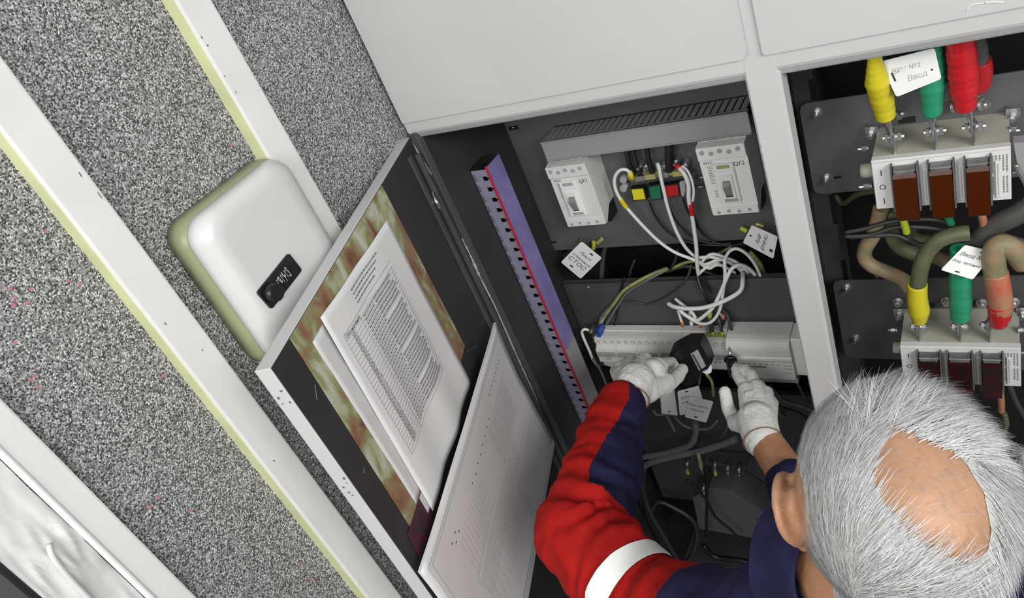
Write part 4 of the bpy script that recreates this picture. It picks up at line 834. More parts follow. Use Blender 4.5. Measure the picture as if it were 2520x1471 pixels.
lug(2196, 337, 0.120, -0.612, s1, [(2178, 282, 0.112)], 0, None); lug(2298, 323, 0.120, -0.612, s1, [(2294, 272, 0.114)], 0, None); lug(2394, 312, 0.120, -0.612, s1, [(2377, 258, 0.112)], 0, None)
sheath([(2152,130,0.070),(2154,160,0.075),(2160,200,0.085),(2172,250,0.102),(2180,288,0.112)], [0.0085,0.0105,0.0165,0.0155,0.013], M_yel, 'yellow sleeved phase cable at the upper left of the right compartment')
sheath([(2286,110,0.100),(2290,160,0.104),(2294,215,0.108),(2294,280,0.114)], [0.015,0.0165,0.0165,0.0125], M_grn, 'green sleeved phase cable behind the faintly written tag')
sheath([(2362,85,0.090),(2366,130,0.094),(2370,180,0.100),(2372,225,0.106),(2376,266,0.112)], [0.0165,0.018,0.0185,0.0175,0.013], M_redh, 'bright red ribbed phase cable at the upper right')
c2 = sheath([(2388,70,0.150),(2400,115,0.155),(2408,160,0.160)], [0.014,0.0145,0.0145], M_greyc, 'thinner grey cable with a red sleeve behind the bright red cable')
sub_tube(c2, [(2407,150,0.159),(2411,175,0.162),(2410,205,0.166),(2404,222,0.168)], [0.0165,0.0165,0.0145,0.011], M_redh, 'red_sleeve', 'short red sleeve'); 
g = G(); p = Y(2403,228,0.170); q = Y(2398,250,0.185); g.cyl(p, q, 0.006, 10, 0.004); g.obj('bare_lug', M_steel, c2)
for px, py in ((2212,280),(2415,258),(2348,262)): hexbolt(Y(px, py, 0.188), (0.6, -0.4, 0.15), rp1, 0.007, 0.010)
hexbolt(Y(2483,322,0.15), (1, -0.1, 0), s1, 0.005, 0.010); hexbolt(Y(2138,364,0.14), (-1, 0, 0), s1, 0.004, 0.012); hexbolt(Y(2147,457,0.13), (-1, 0, 0), s1, 0.005, 0.016); hexbolt(Y(2492,425,0.13), (1, 0, 0), s1, 0.005, 0.010)
g = G(); c = Y(2142, 418, 0.125); g.cyl(c+Vector((0.005, 0, 0)), c+Vector((-0.013, 0, 0)), 0.0115, 16); g.obj('shaft_boss', M_swb, s1)
g = G(); P = [Y(px, py, 0.115) for px, py in ((2494,352),(2520,350),(2545,400),(2545,480),(2505,410))]; g.prism(P, (0, 0.02, 0)); g.obj('drive_lever', M_duct, s1)
g = G(); g.tube([Y(2500,405,0.11), Y(2515,435,0.11), Y(2535,480,0.11)], 0.003, 8); g.obj('drive_rod', M_steel, s1)
# lower switch connections
lug(2259, 803, 0.120, -0.981, s2, [(2261, 772, 0.114)], 0, None); lug(2360, 803, 0.120, -0.981, s2, [(2362, 770, 0.116)], 0, None); lug(2432, 800, 0.120, -0.981, s2, [(2452, 780, 0.114)], 0, None)
pc = sheath([(2385,572,0.115),(2345,578,0.112),(2310,592,0.110),(2282,620,0.108),(2267,655,0.106),(2259,700,0.106),(2258,712,0.107)], [0.0125]*7, M_olive, 'thick olive cable curving down into a yellow sleeve', ridges=False)
sub_tube(pc, [(2258,700,0.106),(2258,735,0.108),(2262,765,0.112),(2263,792,0.115)], [0.0148,0.0155,0.0165,0.010], M_yel, 'yellow_sleeve', 'smooth yellow sleeve')
sheath([(2366,610,0.125),(2364,650,0.122),(2364,700,0.12),(2364,750,0.118),(2363,785,0.117)], [0.016,0.0165,0.017,0.0165,0.014], M_grn, 'lower green sleeved phase cable under the tag lettered Ввод')
rc = sheath([(2520,650,0.12),(2490,612,0.112),(2462,602,0.108),(2447,618,0.106),(2446,650,0.106),(2452,690,0.106)], [0.0155,0.016,0.0165,0.0165,0.0165,0.016], M_tan, 'tan taped cable bending down beside the tag lettered Ввод', ridges=False)
sub_tube(rc, [(2450,670,0.106),(2457,710,0.107),(2462,755,0.110),(2458,795,0.114)], [0.0172,0.018,0.018,0.0125], M_redf, 'red_sleeve', 'faded red sleeve')
sub_tube(rc, [(2461,745,0.1095),(2460,775,0.1118),(2457,798,0.1142)], [0.0186,0.0165,0.0125], M_redh, 'red_tip', 'darker red end of the sleeve')
for px, py in ((2210,742),(2330,740),(2416,745),(2495,742)): hexbolt(Y(px, py, 0.19), (0, -1, 0.1), rp2, 0.0065, 0.012)
for px, py in ((2235,805),(2342,808),(2418,805)): pass
hexbolt(Y(2208,812,0.14), (-1, 0, 0), s2, 0.004, 0.012); hexbolt(Y(2505,812,0.14), (1, 0, 0), s2, 0.005, 0.008)
g = G(); c = Y(2214, 855, 0.125); g.cyl(c+Vector((0.006, 0, 0)), c+Vector((-0.010, 0, 0)), 0.0105, 16); g.obj('shaft_boss', M_swb, s2)
g = G(); c = Y(2516, 870, 0.12); g.box(c.x-0.004, c.x+0.02, 0.10, 0.14, c.z-0.02, c.z+0.02, 0.002); g.obj('drive_lever', M_steeld, s2)
# loose cables between the two switches
fat = [([(2540,505,0.135),(2500,528,0.135),(2450,553,0.14),(2410,585,0.145),(2385,612,0.15)], [0.0165]*5, M_greyc, 'fat grey cable coming in from the right edge'),
 ([(2168,512,0.165),(2160,545,0.168),(2148,580,0.17),(2130,610,0.172),(2128,635,0.172),(2148,655,0.17),(2190,672,0.165),(2225,690,0.15),(2245,715,0.135)], [0.0125]*9, M_tan, 'tan and olive cable bent like an elbow left of the olive cable'),
 ([(2196,515,0.18),(2192,550,0.182),(2198,585,0.184),(2215,608,0.184),(2245,622,0.182),(2275,628,0.18)], [0.0125]*6, M_olive, 'olive cable behind the tan elbow'),
 ([(2236,560,0.19),(2250,585,0.19),(2290,592,0.19),(2330,588,0.185)], [0.010]*4, M_olive, 'short olive cable passing behind the thick olive cable'),
 ([(2296,630,0.175),(2320,640,0.175),(2345,655,0.17)], [0.0115]*3, M_tan, 'short tan cable end left of the tag lettered Ввод'),
 ([(2410,575,0.16),(2450,580,0.165),(2520,600,0.17)], [0.008]*3, M_greyc, 'grey cable behind the fat grey cable'),
 ([(2055,480,0.25),(2075,500,0.24),(2110,478,0.22),(2150,470,0.20)], [0.005]*4, M_olive, 'thin olive cable under the upper plate'),
 ([(2150,660,0.17),(2158,680,0.18)], [0.004]*2, M_tan, 'thin tan wire end under the elbow cable')]
for pts, rd, m, lb in fat:
    g = G(); g.tube([Y(*q) for q in pts], 0, 12, radii=rd); tag(g.obj('loose_cable', m), lb, 'cable')
thin = [([(2080,572),(2130,562),(2180,548),(2240,540),(2300,540),(2330,548)], 'upper dark wire crossing below the upper switch'), ([(2080,582),(2140,578),(2200,560),(2250,558),(2300,562),(2340,572)], 'middle dark wire crossing below the upper switch'), ([(2090,584),(2150,580),(2200,578),(2230,588),(2260,600)], 'lower dark wire crossing below the upper switch'), ([(2340,548),(2355,565),(2385,572),(2410,566),(2418,556)], 'dark wire sagging between the green and red cuffs'), ([(2232,572),(2242,590),(2258,602),(2290,600)], 'dark wire running on from the yellow cuff')]
for pts, lb in thin: wire(pts, 0.15, 0.0038, M_dwire, lb, None, 'thin_wire')
for (a, b, m, lb) in (((2220,533),(2231,572),M_yg,'lime yellow cuff under the first brown cover'), ((2328,525),(2340,550),M_grn,'green cuff under the second brown cover'), ((2413,518),(2421,556),M_redf,'red cuff under the third brown cover'), ((2382,972),(2376,1000),M_olive,'olive cuff under the second dark cover, above the head'), ((2462,972),(2464,1012),M_redf,'orange red cuff under the third dark cover, above the head')):
    p = Y(*a, 0.125); q = Y(*b, 0.14); g = G(); g.tube([p+(p-q)*0.12, p, (p+q)/2+Vector((0.0005,0,0)), q], 0.0058, 10); o = tag(g.obj('cable_cuff', m), lb, 'cable marker')
    g = G(); g.tube([p+(p-q)*0.35, p+(p-q)*0.12], 0.0042, 8); g.obj('bare_ferrule', M_steel, o)
wire([(2470,1015),(2475,1050),(2450,1100)], 0.14, 0.005, M_olive, 'olive cable below the orange red cuff beside the hair', None, 'thin_wire')
wire([(2480,940),(2500,990),(2530,1040)], 0.19, 0.006, M_dwire, 'dark cable at the right edge above the hair', None, 'thin_wire')
# ================================================================ the electrician
def capsule_g(g, a, b, ra, rb, n=14):
    a = Vector(a); b = Vector(b)
    g.cyl(a, b, ra, n, rb); g.sphere(a, ra, u=n, v=8); g.sphere(b, rb, u=n, v=8)
def chain(g, pts, radii):
    for i in range(len(pts)-1): capsule_g(g, pts[i], pts[i+1], radii[i], radii[i+1])
def fuse(g, vox, smooth_it=4, fac=0.6):
    """union of overlapping closed shapes into one continuous skin"""
    me = bpy.data.meshes.new('tmp'); g.bm.to_mesh(me); g.bm.free()
    o = bpy.data.objects.new('tmp', me); COL.objects.link(o)
    m = o.modifiers.new('r', 'REMESH'); m.mode = 'VOXEL'; m.voxel_size = vox; m.use_smooth_shade = True
    s = o.modifiers.new('s', 'SMOOTH'); s.factor = fac; s.iterations = smooth_it
    dg = bpy.context.evaluated_depsgraph_get(); out = bpy.data.meshes.new_from_object(o.evaluated_get(dg))
    bpy.data.objects.remove(o); bpy.data.meshes.remove(me)
    for p in out.polygons: p.use_smooth = True
    return out
def proj(p):
    q = Vector(p)-CAMPOS; z = q.dot(FW); return (FPX*q.dot(RX)/z+1260, FPX*q.dot(DN)/z+735.5)
UPI = -DN
HC = D(2228, 1283, 0.655)
VW = (HC-CAMPOS).normalized(); fi = RX*-0.22+UPI*1.0; fi = (fi-VW*fi.dot(VW)).normalized(); EL = math.radians(40)
hu = (-VW*math.sin(EL)+fi*math.cos(EL)).normalized(); hf = (VW*math.cos(EL)+fi*math.sin(EL)).normalized(); hr = hf.cross(hu).normalized()
HS = 1.08
def hp(x, y, z): return HC+(hr*x+hf*y+hu*z)*HS
HM_ = Matrix(((hr.x, hf.x, hu.x, HC.x), (hr.y, hf.y, hu.y, HC.y), (hr.z, hf.z, hu.z, HC.z), (0,0,0,1)))
def hsph(g, c, rx, ry, rz, u=24, v=16):
    n0 = len(g.bm.verts); g.bm.verts.ensure_lookup_table(); old = set(g.bm.verts)
    g.sphere((0,0,0), 1.0, rx*HS, ry*HS, rz*HS, u, v)
    for q in g.bm.verts:
        if q not in old: q.co = HM_ @ (q.co+Vector(c)*HS)
# joints
NK0 = D(2105, 1415, 0.745); NK1 = hp(0, -0.025, -0.06)
SL = D(1840, 1592, 0.89); EJ = D(1430, 1318, 1.17); WJ = Y(1553, 978, -0.100)
SR = Vector((0.14, -0.50, -0.86)); ER = D(2110, 1420, 1.17); WR = Y(1878, 1078, -0.045)
CH = Vector((-0.07, -0.60, -0.98)); HP_ = Vector((-0.05, -0.64, -1.36))
legs = [[Vector((-0.14, -0.64, -1.40)), Vector((-0.16, -0.58, -1.80)), Vector((-0.17, -0.62, FZ+0.09))], [Vector((0.05, -0.66, -1.40)), Vector((0.08, -0.62, -1.80)), Vector((0.09, -0.68, FZ+0.09))]]
g = G()
hsph(g, (0, -0.006, 0.030), 0.0765, 0.097, 0.088, 32, 22); hsph(g, (0, 0.022, -0.030), 0.064, 0.070, 0.080); hsph(g, (0, 0.060, -0.088), 0.030, 0.028, 0.022); hsph(g, (0, 0.052, 0.045), 0.060, 0.042, 0.040)
for sx in (-1, 1):
    hsph(g, (sx*0.028, 0.086, 0.022), 0.024, 0.010, 0.007, 14, 10); hsph(g, (sx*0.047, 0.062, -0.022), 0.020, 0.022, 0.016, 14, 10); hsph(g, (sx*0.010, 0.100, -0.034), 0.008, 0.009, 0.007, 12, 8)
    # ear: rim, lobe and bowl
    rim = [hp(sx*0.077, 0.0120, 0.0300), hp(sx*0.083, 0.0100, 0.0480), hp(sx*0.088, -0.0060, 0.0520), hp(sx*0.091, -0.0200, 0.0380), hp(sx*0.090, -0.0220, 0.0160), hp(sx*0.085, -0.0100, -0.0060), hp(sx*0.080, 0.0040, -0.0160)]
    g.tube(rim, 0.0048, 10); g.tube([hp(sx*0.080, 0.0060, 0.0240), hp(sx*0.084, -0.0060, 0.0360), hp(sx*0.085, -0.0120, 0.0160), hp(sx*0.083, 0.0000, 0.0000)], 0.004, 8)
    hsph(g, (sx*0.0805, -0.004, 0.018), 0.0085, 0.017, 0.028, 14, 10); hsph(g, (sx*0.081, 0.003, -0.016), 0.007, 0.009, 0.010, 12, 8)
chain(g, [hp(0, 0.088, 0.020), hp(0, 0.104, -0.012), hp(0, 0.112, -0.030)], [0.009, 0.010, 0.012])
g.tube([hp(-0.024, 0.080, -0.060), hp(0, 0.092, -0.057), hp(0.024, 0.080, -0.060)], 0.006, 8); g.tube([hp(-0.020, 0.080, -0.070), hp(0, 0.091, -0.070), hp(0.020, 0.080, -0.070)], 0.0065, 8)
chain(g, [hp(0, -0.022, -0.045), NK1, NK0, (NK0+CH)/2], [0.058, 0.056, 0.058, 0.07])
chain(g, [NK0+Vector((-0.02, 0, -0.06)), SL], [0.050, 0.050]); chain(g, [NK0+Vector((0.02, 0, -0.06)), SR], [0.050, 0.050]); chain(g, [SL, D(1600, 1492, 1.05), EJ, WJ], [0.050, 0.045, 0.042, 0.029]); chain(g, [SR, ER, D(1985, 1240, 1.265), WR], [0.052, 0.042, 0.037, 0.031])
chain(g, [SL*0.6+SR*0.4+Vector((0,0,-0.05)), CH, HP_], [0.10, 0.13, 0.13]); chain(g, [SR*0.7+SL*0.3+Vector((0,0,-0.05)), CH+Vector((0.05,0,0)), HP_+Vector((0.04,0,0))], [0.10, 0.12, 0.12])
for L in legs: chain(g, [HP_+Vector((0, 0, -0.02))]+L, [0.11, 0.085, 0.055, 0.042])
body = fuse(g, 0.0033, 3)
body.materials.append(M_skin); body.materials.append(M_scalp)
hi = HM_.inverted()
for p in body.polygons:
    c = hi @ p.center
    if c.z > 0.045 and c.length < 0.16: p.material_index = 1
man = tag(link('person', body), 'grey haired person in a red and navy work jacket and white gloves, seen from behind, reaching into the cabinet', 'person')
man['label'] = 'grey haired person in red and navy jacket and white gloves reaching into the cabinet'
BODYBVH = BVHTree.FromPolygons([man.matrix_basis @ v.co for v in body.vertices], [tuple(p.vertices) for p in body.polygons])
for sx in (-1, 1):
    g = G(); g.sphere(hp(sx*0.030, 0.0795, 0.006), 0.0125*HS, u=16, v=12); g.obj('eye', mat('eye_white', (0.7,0.68,0.65), 0.2), man)
    g = G(); g.tube([hp(sx*0.012, 0.098, 0.024), hp(sx*0.030, 0.098, 0.030), hp(sx*0.046, 0.086, 0.026)], 0.0035, 8); g.obj('eyebrow', M_hair, man)
# ---------------------------------------------------------------- hair: soft under-layer and separate strands
BALD = [(2206,1030),(2240,1042),(2277,1060),(2340,1102),(2381,1147),(2423,1218),(2437,1297),(2430,1350),(2396,1390),(2344,1378),(2290,1350),(2240,1322),(2200,1270),(2165,1222),(2145,1168),(2170,1100)]
def inpoly(x, y, P):
    r = False; j = len(P)-1
    for i in range(len(P)):
        xi, yi = P[i]; xj, yj = P[j]
        if (yi > y) != (yj > y) and x < (xj-xi)*(y-yi)/(yj-yi)+xi: r = not r
        j = i
    return r
def hairy(c, px):
    h = hi @ c; x, y, z = h/HS
    if (h-Vector((0, 0, 0.02))).length > 0.150*HS: return False
    if z < -0.13: return False
    ear = False and abs(x) > 0.070 and -0.040 < y < 0.020 and z < 0.044
    if ear: return False
    LX = [(900, 2030), (1000, 2010), (1060, 1985), (1130, 1968), (1190, 1985), (1300, 2002), (1600, 2000)]
    lx = next((a[1]+(b[1]-a[1])*(px[1]-a[0])/(b[0]-a[0]) for a, b in zip(LX, LX[1:]) if a[0] <= px[1] <= b[0]), 2000)
    if (HC-c).dot(VW) > -0.02 and z > -0.13: return px[0] > lx and not inpoly(px[0], px[1], BALD)
    if z > 0.072 and y < 0.075: reg = True
    elif z > 0.030 and y < 0.030: reg = True
    elif y < -0.030 and z > -0.062: reg = True
    else: reg = False
    return reg and not inpoly(px[0], px[1], BALD)
W0 = man.matrix_basis
bmh = bmesh.new(); vmap = {}; samples = []
for p in body.polygons:
    c = W0 @ p.center
    if (c-HC).length > 0.19: continue
    px = proj(c)
    if not hairy(c, px): continue
    samples.append((c, p.normal.copy(), p.area, px))
    vs = []
    for vi in p.vertices:
        if vi not in vmap:
            v = body.vertices[vi]; w_ = W0 @ v.co
            vmap[vi] = bmh.verts.new(w_+v.normal*(0.0016+0.0010*noise.noise(w_*60)))
        vs.append(vmap[vi])
    bmh.faces.new(vs).smooth = True
def nearpoly(x, y):
    best = None
    for (ax_, ay_), (bx_, by_) in zip(BALD, BALD[1:]+BALD[:1]):
        d = Vector((bx_-ax_, by_-ay_)); u = max(0, min(1, (Vector((x, y))-Vector((ax_, ay_))).dot(d)/d.length_squared)); q = Vector((ax_, ay_))+d*u
        l = (Vector((x, y))-q).length
        if best is None or l < best[0]: best = (l, q)
    return best
for v in bmh.verts:
    if v.is_boundary:
        l, q = nearpoly(*proj(v.co))
        if l < 24:
            h = BODYBVH.ray_cast(CAMPOS, ray(q.x+4*noise.noise(v.co*90), q.y+4*noise.noise(v.co*110)).normalized())
            if h[0] is not None: v.co = h[0]+h[1]*0.0006
hme = bpy.data.meshes.new('hair_underlayer'); bmh.to_mesh(hme); bmh.free(); hme.materials.append(M_hairc)
cap = link('hair', hme, man); cap['label'] = 'short white grey hair round a bare crown'
def flow(px, py):
    """how the hair is combed, as (right, down, lift, length)"""
    dx, dy = px-2215, py-1220
    if py < 1085 and px > 2120: return (0.92, -0.15+0.0011*(px-2200), 0.16, 0.034)
    if py < 1085: return (-0.25, -0.95, 0.10, 0.020)
    if px > 2380: return (0.55, 0.85, 0.10, 0.036)
    if px < 2110: return (-0.10+0.5*(px-1990)/120, -0.55-0.2*(px-1990)/120, 0.02, 0.018)
    return (0.70, -0.72, 0.06, 0.030)
cum = []; tot = 0
for s in samples: tot += s[2]; cum.append(tot)
import bisect
bs = bmesh.new(); rh = random.Random(11)
def strand(p, n, d, lift, L, wd, mi, curl=0.25):
    t = d-n*d.dot(n); t = t.normalized() if t.length > 1e-4 else n.orthogonal().normalized()
    side = t.cross(n).normalized(); prev = None; nseg = 5
    for k in range(nseg+1):
        s = k/nseg; q = p+n*(0.001+lift*L*s*(1-curl*s))+t*(L*s)
        hit, nn, _, dist = BODYBVH.find_nearest(q)
        if hit is not None and k > 0:
            dpt = (q-hit).dot(nn)
            if dpt < 0.0035: q = hit+nn*(0.0035+0.002*s)
        w_ = wd*(1-0.85*s); a = bs.verts.new(q-side*w_); b = bs.verts.new(q+side*w_)
        if prev: f = bs.faces.new((prev[0], prev[1], b, a)); f.material_index = mi; f.smooth = True
        prev = (a, b)
for i in range(19000):
    c, n, ar, px = samples[min(bisect.bisect(cum, rh.random()*tot), len(samples)-1)]
    if n.dot(FW) > 0.35: continue
    a, b, lf, L = flow(*px)
    a += rh.gauss(0, 0.11)+0.25*noise.noise(c*55); b += rh.gauss(0, 0.11)+0.25*noise.noise(c*55+Vector((9,0,0)))
    if inpoly(px[0]+a*L*2000, px[1]+b*L*2000, BALD): L *= rh.choice((0.35, 0.4, 0.5, 0.9))
    d = (RX*a+DN*b)
    strand(c+Vector((rh.uniform(-.002,.002), rh.uniform(-.002,.002), rh.uniform(-.002,.002))), n, d, max(0.02, lf+rh.gauss(0, 0.06)), L*rh.uniform(0.6, 1.2), rh.uniform(0.00016, 0.00036), rh.choice((0, 0, 1, 1, 2)))
# wilder tuft of the fringe
for i in range(420):
    px = rh.gauss(2150, 60), rh.uniform(1000, 1060); 
    h = BODYBVH.ray_cast(CAMPOS, ray(*px).normalized())
    if h[0] is None: continue
    k = rh.random(); d = RX*rh.gauss(-0.10 if px[0] < 2150 else 0.5, 0.30)+UPI*1.0
    strand(h[0], h[1], d, rh.uniform(0.1, 0.5), rh.uniform(0.02, 0.044), rh.uniform(0.0002, 0.0004), rh.choice((0, 1)))
for i in range(650):
    px = rh.uniform(2180, 2500), 0; py = 1025+(px[0]-2180)*0.42+rh.gauss(0, 14)
    h = BODYBVH.ray_cast(CAMPOS, ray(px[0], py).normalized())
    if h[0] is None: continue
    d = RX*(0.9+rh.gauss(0, .15))+DN*(-0.25+rh.gauss(0, .2)+0.9*max(0, (px[0]-2330)/170))
    strand(h[0], h[1], d, rh.uniform(0.2, 0.5), rh.uniform(0.018, 0.034), rh.uniform(0.00022, 0.00045), rh.choice((0, 1)))
for i in range(160):   # thin stray hairs over the bare crown
    q = rh.uniform(2190, 2420), rh.uniform(1050, 1400)
    if not inpoly(*q, BALD): continue
    h = BODYBVH.ray_cast(CAMPOS, ray(*q).normalized())
    if h[0] is None: continue
    strand(h[0], h[1], RX*0.3+DN*rh.gauss(0.6, .4), 0.1, rh.uniform(0.008, 0.02), 0.00014, 2)
sme = bpy.data.meshes.new('hair_strands'); bs.to_mesh(sme); bs.free()
for m in (M_hair, mat('bright_white_hair', (0.60, 0.61, 0.62), 0.4), mat('mid_grey_hair', (0.30, 0.305, 0.30), 0.45)): sme.materials.append(m)
so = link('hair_strands', sme, cap); so['kind'] = 'stuff'
# ---------------------------------------------------------------- jacket
g = G()
hsph_ = None
U1 = D(1600, 1492, 1.05); F1 = D(1487, 1150, 1.285); F2 = D(1508, 1055, 1.345); CU = D(1529, 996, 1.378)
chain(g, [SL, U1, EJ, F1, F2, CU], [0.085, 0.068, 0.074, 0.066, 0.056, 0.0465])
chain(g, [SR, ER, D(2050, 1320, 1.225), D(1952, 1200, 1.28)], [0.085, 0.070, 0.062, 0.046])
chain(g, [NK0+Vector((-0.02, 0, -0.045)), SL], [0.068, 0.080]); chain(g, [NK0+Vector((0.02, 0, -0.045)), SR], [0.068, 0.080])
chain(g, [SL*0.6+SR*0.4+Vector((0,0,-0.06)), CH, HP_+Vector((0, 0, -0.05))], [0.125, 0.155, 0.15]); chain(g, [SR*0.7+SL*0.3+Vector((0,0,-0.06)), CH+Vector((0.05,0,0)), HP_+Vector((0.04,0,-0.05))], [0.125, 0.15, 0.145])
capsule_g(g, D(1470, 1300, 1.165), D(1488, 1312, 1.155), 0.050, 0.044); capsule_g(g, D(1500, 1362, 1.115), D(1522, 1372, 1.105), 0.052, 0.046)
jk = fuse(g, 0.0036, 9)
# fabric folds: rings round the sleeves, stronger at the elbow, plus slack creases
jk.materials.append(M_redc); jk.materials.append(M_navy)
segs = [(SL, U1), (U1, EJ), (EJ, F1), (F1, F2), (F2, CU)]
def armco(c):
    best = None; acc = 0
    for i, (a, b) in enumerate(segs):
        L = (b-a).length; u = max(0, min(1, (c-a).dot(b-a)/L**2)); dist = (c-(a+(b-a)*u)).length
        if best is None or dist < best[0]: best = (dist, acc+u*L, i, (c-(a+(b-a)*u)))
        acc += L
    return best
accE = (U1-SL).length+(EJ-U1).length
def on_left(c, a): return a[0] < 0.11 and c.x < -0.2
newco = []
for v in jk.vertices:
    a = armco(v.co); n = v.normal
    if on_left(v.co, a):
        s = a[1]; e = math.exp(-((s-accE)/0.085)**2)
        w1 = noise.noise(v.co*14); 
        ring = math.sin(s*150+w1*4.0+noise.noise(v.co*7)*5); sm = math.sin(s*75+noise.noise(v.co*9)*6)
        inner = max(0.0, a[3].normalized().dot((RX*0.8+UPI*0.6).normalized()))
        h = ring*(0.0011+0.0048*e*(0.25+inner))+sm*(0.0022+0.004*e*inner)+noise.noise(v.co*45)*0.0010
        # keep the cuff end crisp
        h *= min(1.0, max(0.0, (accE+(F1-EJ).length+(F2-F1).length+(CU-F2).length-s)/0.03))
    else:
        h = 0.004*noise.noise(v.co*12)+0.0025*math.sin(noise.noise(v.co*8)*18)
    newco.append(v.co+n*h)
ctr0 = [p.center.copy() for p in jk.polygons]
for v, c in zip(jk.vertices, newco): v.co = c
NB = [(980, 1548), (1030, 1522), (1080, 1490), (1150, 1449), (1500, 1447)]
for p in jk.polygons:
    c = ctr0[p.index]; a = armco(c); px, py = proj(c)
    if on_left(c, a) and a[1] < 0.16+accE*0 and a[2] == 0 and a[1] < 0.09: mi = 1
    elif on_left(c, a) and a[2] <= 1: mi = 0
    elif on_left(c, a):
        k = NB[-1][1] if py > 1292 else NB[0][1]
        for (y0_, x0_), (y1_, x1_) in zip(NB, NB[1:]):
            if y0_ <= py <= y1_: k = x0_+(x1_-x0_)*(py-y0_)/(y1_-y0_)
        mi = 1 if (px > k and a[1] > accE+0.040) else 0
    else: mi = 1
    p.material_index = mi
jo = link('jacket', jk, man); jo['label'] = 'red sleeved work jacket with navy inner panel and yoke'
JB = BVHTree.FromPolygons([W0 @ v.co for v in jk.vertices], [tuple(p.vertices) for p in jk.polygons])
# silver band round the upper arm
ax = (EJ-U1).normalized(); c0 = D(1552, 1448, 1.078); e1 = ax.orthogonal().normalized(); e2 = ax.cross(e1)
g = G(); ringsA = []
for k, s in enumerate((-0.0175, -0.006, 0.006, 0.0175)):
    rg = []
    for j in range(48):
        t = 2*math.pi*j/48; d = e1*math.cos(t)+e2*math.sin(t); o_ = c0+ax*s
        h = JB.ray_cast(o_+d*0.14, -d); r = (h[0]-o_).dot(d) if h[0] is not None else 0.07
        rg.append(min(max(r, 0.05), 0.085))
    sm = [(rg[j-2]+rg[j-1]+rg[j]+rg[(j+1) % 48]+rg[(j+2) % 48])/5 for j in range(48)]
    ringsA.append([c0+ax*s+(e1*math.cos(2*math.pi*j/48)+e2*math.sin(2*math.pi*j/48))*(max(sm[j], rg[j])+0.0022) for j in range(48)])
g.loft(ringsA, cap=False); g.obj('reflective_band', M_refl, jo)
cx_ = (NK1-NK0).normalized(); u1 = cx_.orthogonal().normalized(); u2 = cx_.cross(u1)
g = G(); g.loft([[NK0+cx_*hh+(u1*math.cos(2*math.pi*j/36)+u2*math.sin(2*math.pi*j/36))*(rr+0.003*noise.noise(Vector((math.cos(j/5.7)*2, math.sin(j/5.7)*2, hh*30)))) for j in range(36)] for hh, rr in ((-0.05, 0.088), (-0.02, 0.079), (0.006, 0.0745), (0.012, 0.0715), (0.006, 0.068), (-0.05, 0.066))], cap=False); g.obj('collar', M_navy, jo)
# small dark cuff button flap
g = G(); a = D(1470, 985, 1.365); g.cyl(a, a-FW*0.004, 0.007, 14); g.obj('cuff_button', M_black, jo)
# trousers and boots, out of frame but carrying the person
for i, L in enumerate(legs):
    g = G(); chain(g, [HP_+Vector((0, 0, -0.02)), L[0], L[1], L[2]+Vector((0, 0, 0.03))], [0.125, 0.10, 0.075, 0.065]); t = fuse(g, 0.009, 4); t.materials.append(M_navy); link('trouser_leg', t, man)
    g = G(); f0 = L[2]; chain(g, [f0+Vector((0, 0, 0.06)), f0+Vector((0, 0.0, -0.035))], [0.055, 0.05]); chain(g, [f0+Vector((0, -0.02, -0.04)), f0+Vector((-0.06, 0.13, -0.045))], [0.046, 0.042]); t = fuse(g, 0.006, 4); t.materials.append(M_black); link('boot', t, man)
# ---------------------------------------------------------------- gloves with five fingers each
def YP3(q): return Y(*q)
def glove(name, cuff, palm, fingers, thumb, rad, lab):
    g = G()
    chain(g, [YP3(q) for q, _ in cuff], [r for _, r in cuff])
    for q, r in palm: capsule_g(g, YP3(q[0]), YP3(q[1]), r[0], r[1])
    for f in fingers: chain(g, [YP3(q) for q in f], [rad*1.08, rad, rad*0.94, rad*0.86][:len(f)])
    chain(g, [YP3(q) for q in thumb], [0.0165, 0.0150, 0.0135, 0.0118][:len(thumb)])
    me = fuse(g, 0.0018, 5, 0.55)
    nv = [(v.co.copy(), v.normal.copy()) for v in me.vertices]
    for v, (c, n) in zip(me.vertices, nv): v.co = c+n*(0.0007*noise.noise(c*70)+0.0006*noise.noise(c*190))
    me.materials.append(M_glove); o = link(name, me, man); o['label'] = lab; return o
gl = glove('glove', [((1551,979,-0.108), 0.0345), ((1558,955,-0.085), 0.036), ((1566,940,-0.065), 0.038)],
  [(((1570,935,-0.06), (1618,900,0.012)), (0.028, 0.0175)), (((1565,930,-0.06), (1585,888,0.016)), (0.028, 0.0175)), (((1555,932,-0.06), (1550,893,0.012)), (0.027, 0.0170)), (((1548,940,-0.06), (1520,914,0.002)), (0.026, 0.0160)), (((1590,960,-0.07), (1640,940,-0.02)), (0.026, 0.018)), (((1575,940,-0.05), (1612,920,-0.01)), (0.030, 0.024)), (((1535,910,0.002), (1618,903,0.008)), (0.0215, 0.0205)), (((1545,925,-0.03), (1605,915,-0.02)), (0.027, 0.027))],
  [[(1618,897,0.014), (1638,892,0.058), (1654,890,0.092), (1662,902,0.088)], [(1585,886,0.018), (1604,896,0.062), (1632,894,0.096), (1646,906,0.086)], [(1549,892,0.014), (1566,904,0.055), (1592,906,0.086), (1606,920,0.072)], [(1519,914,0.003), (1532,922,0.040), (1554,924,0.066), (1568,936,0.055)]],
  [(1596,968,-0.068), (1640,950,-0.025), (1668,925,0.022), (1679,908,0.050)], 0.0112, 'white knitted glove on the left hand')
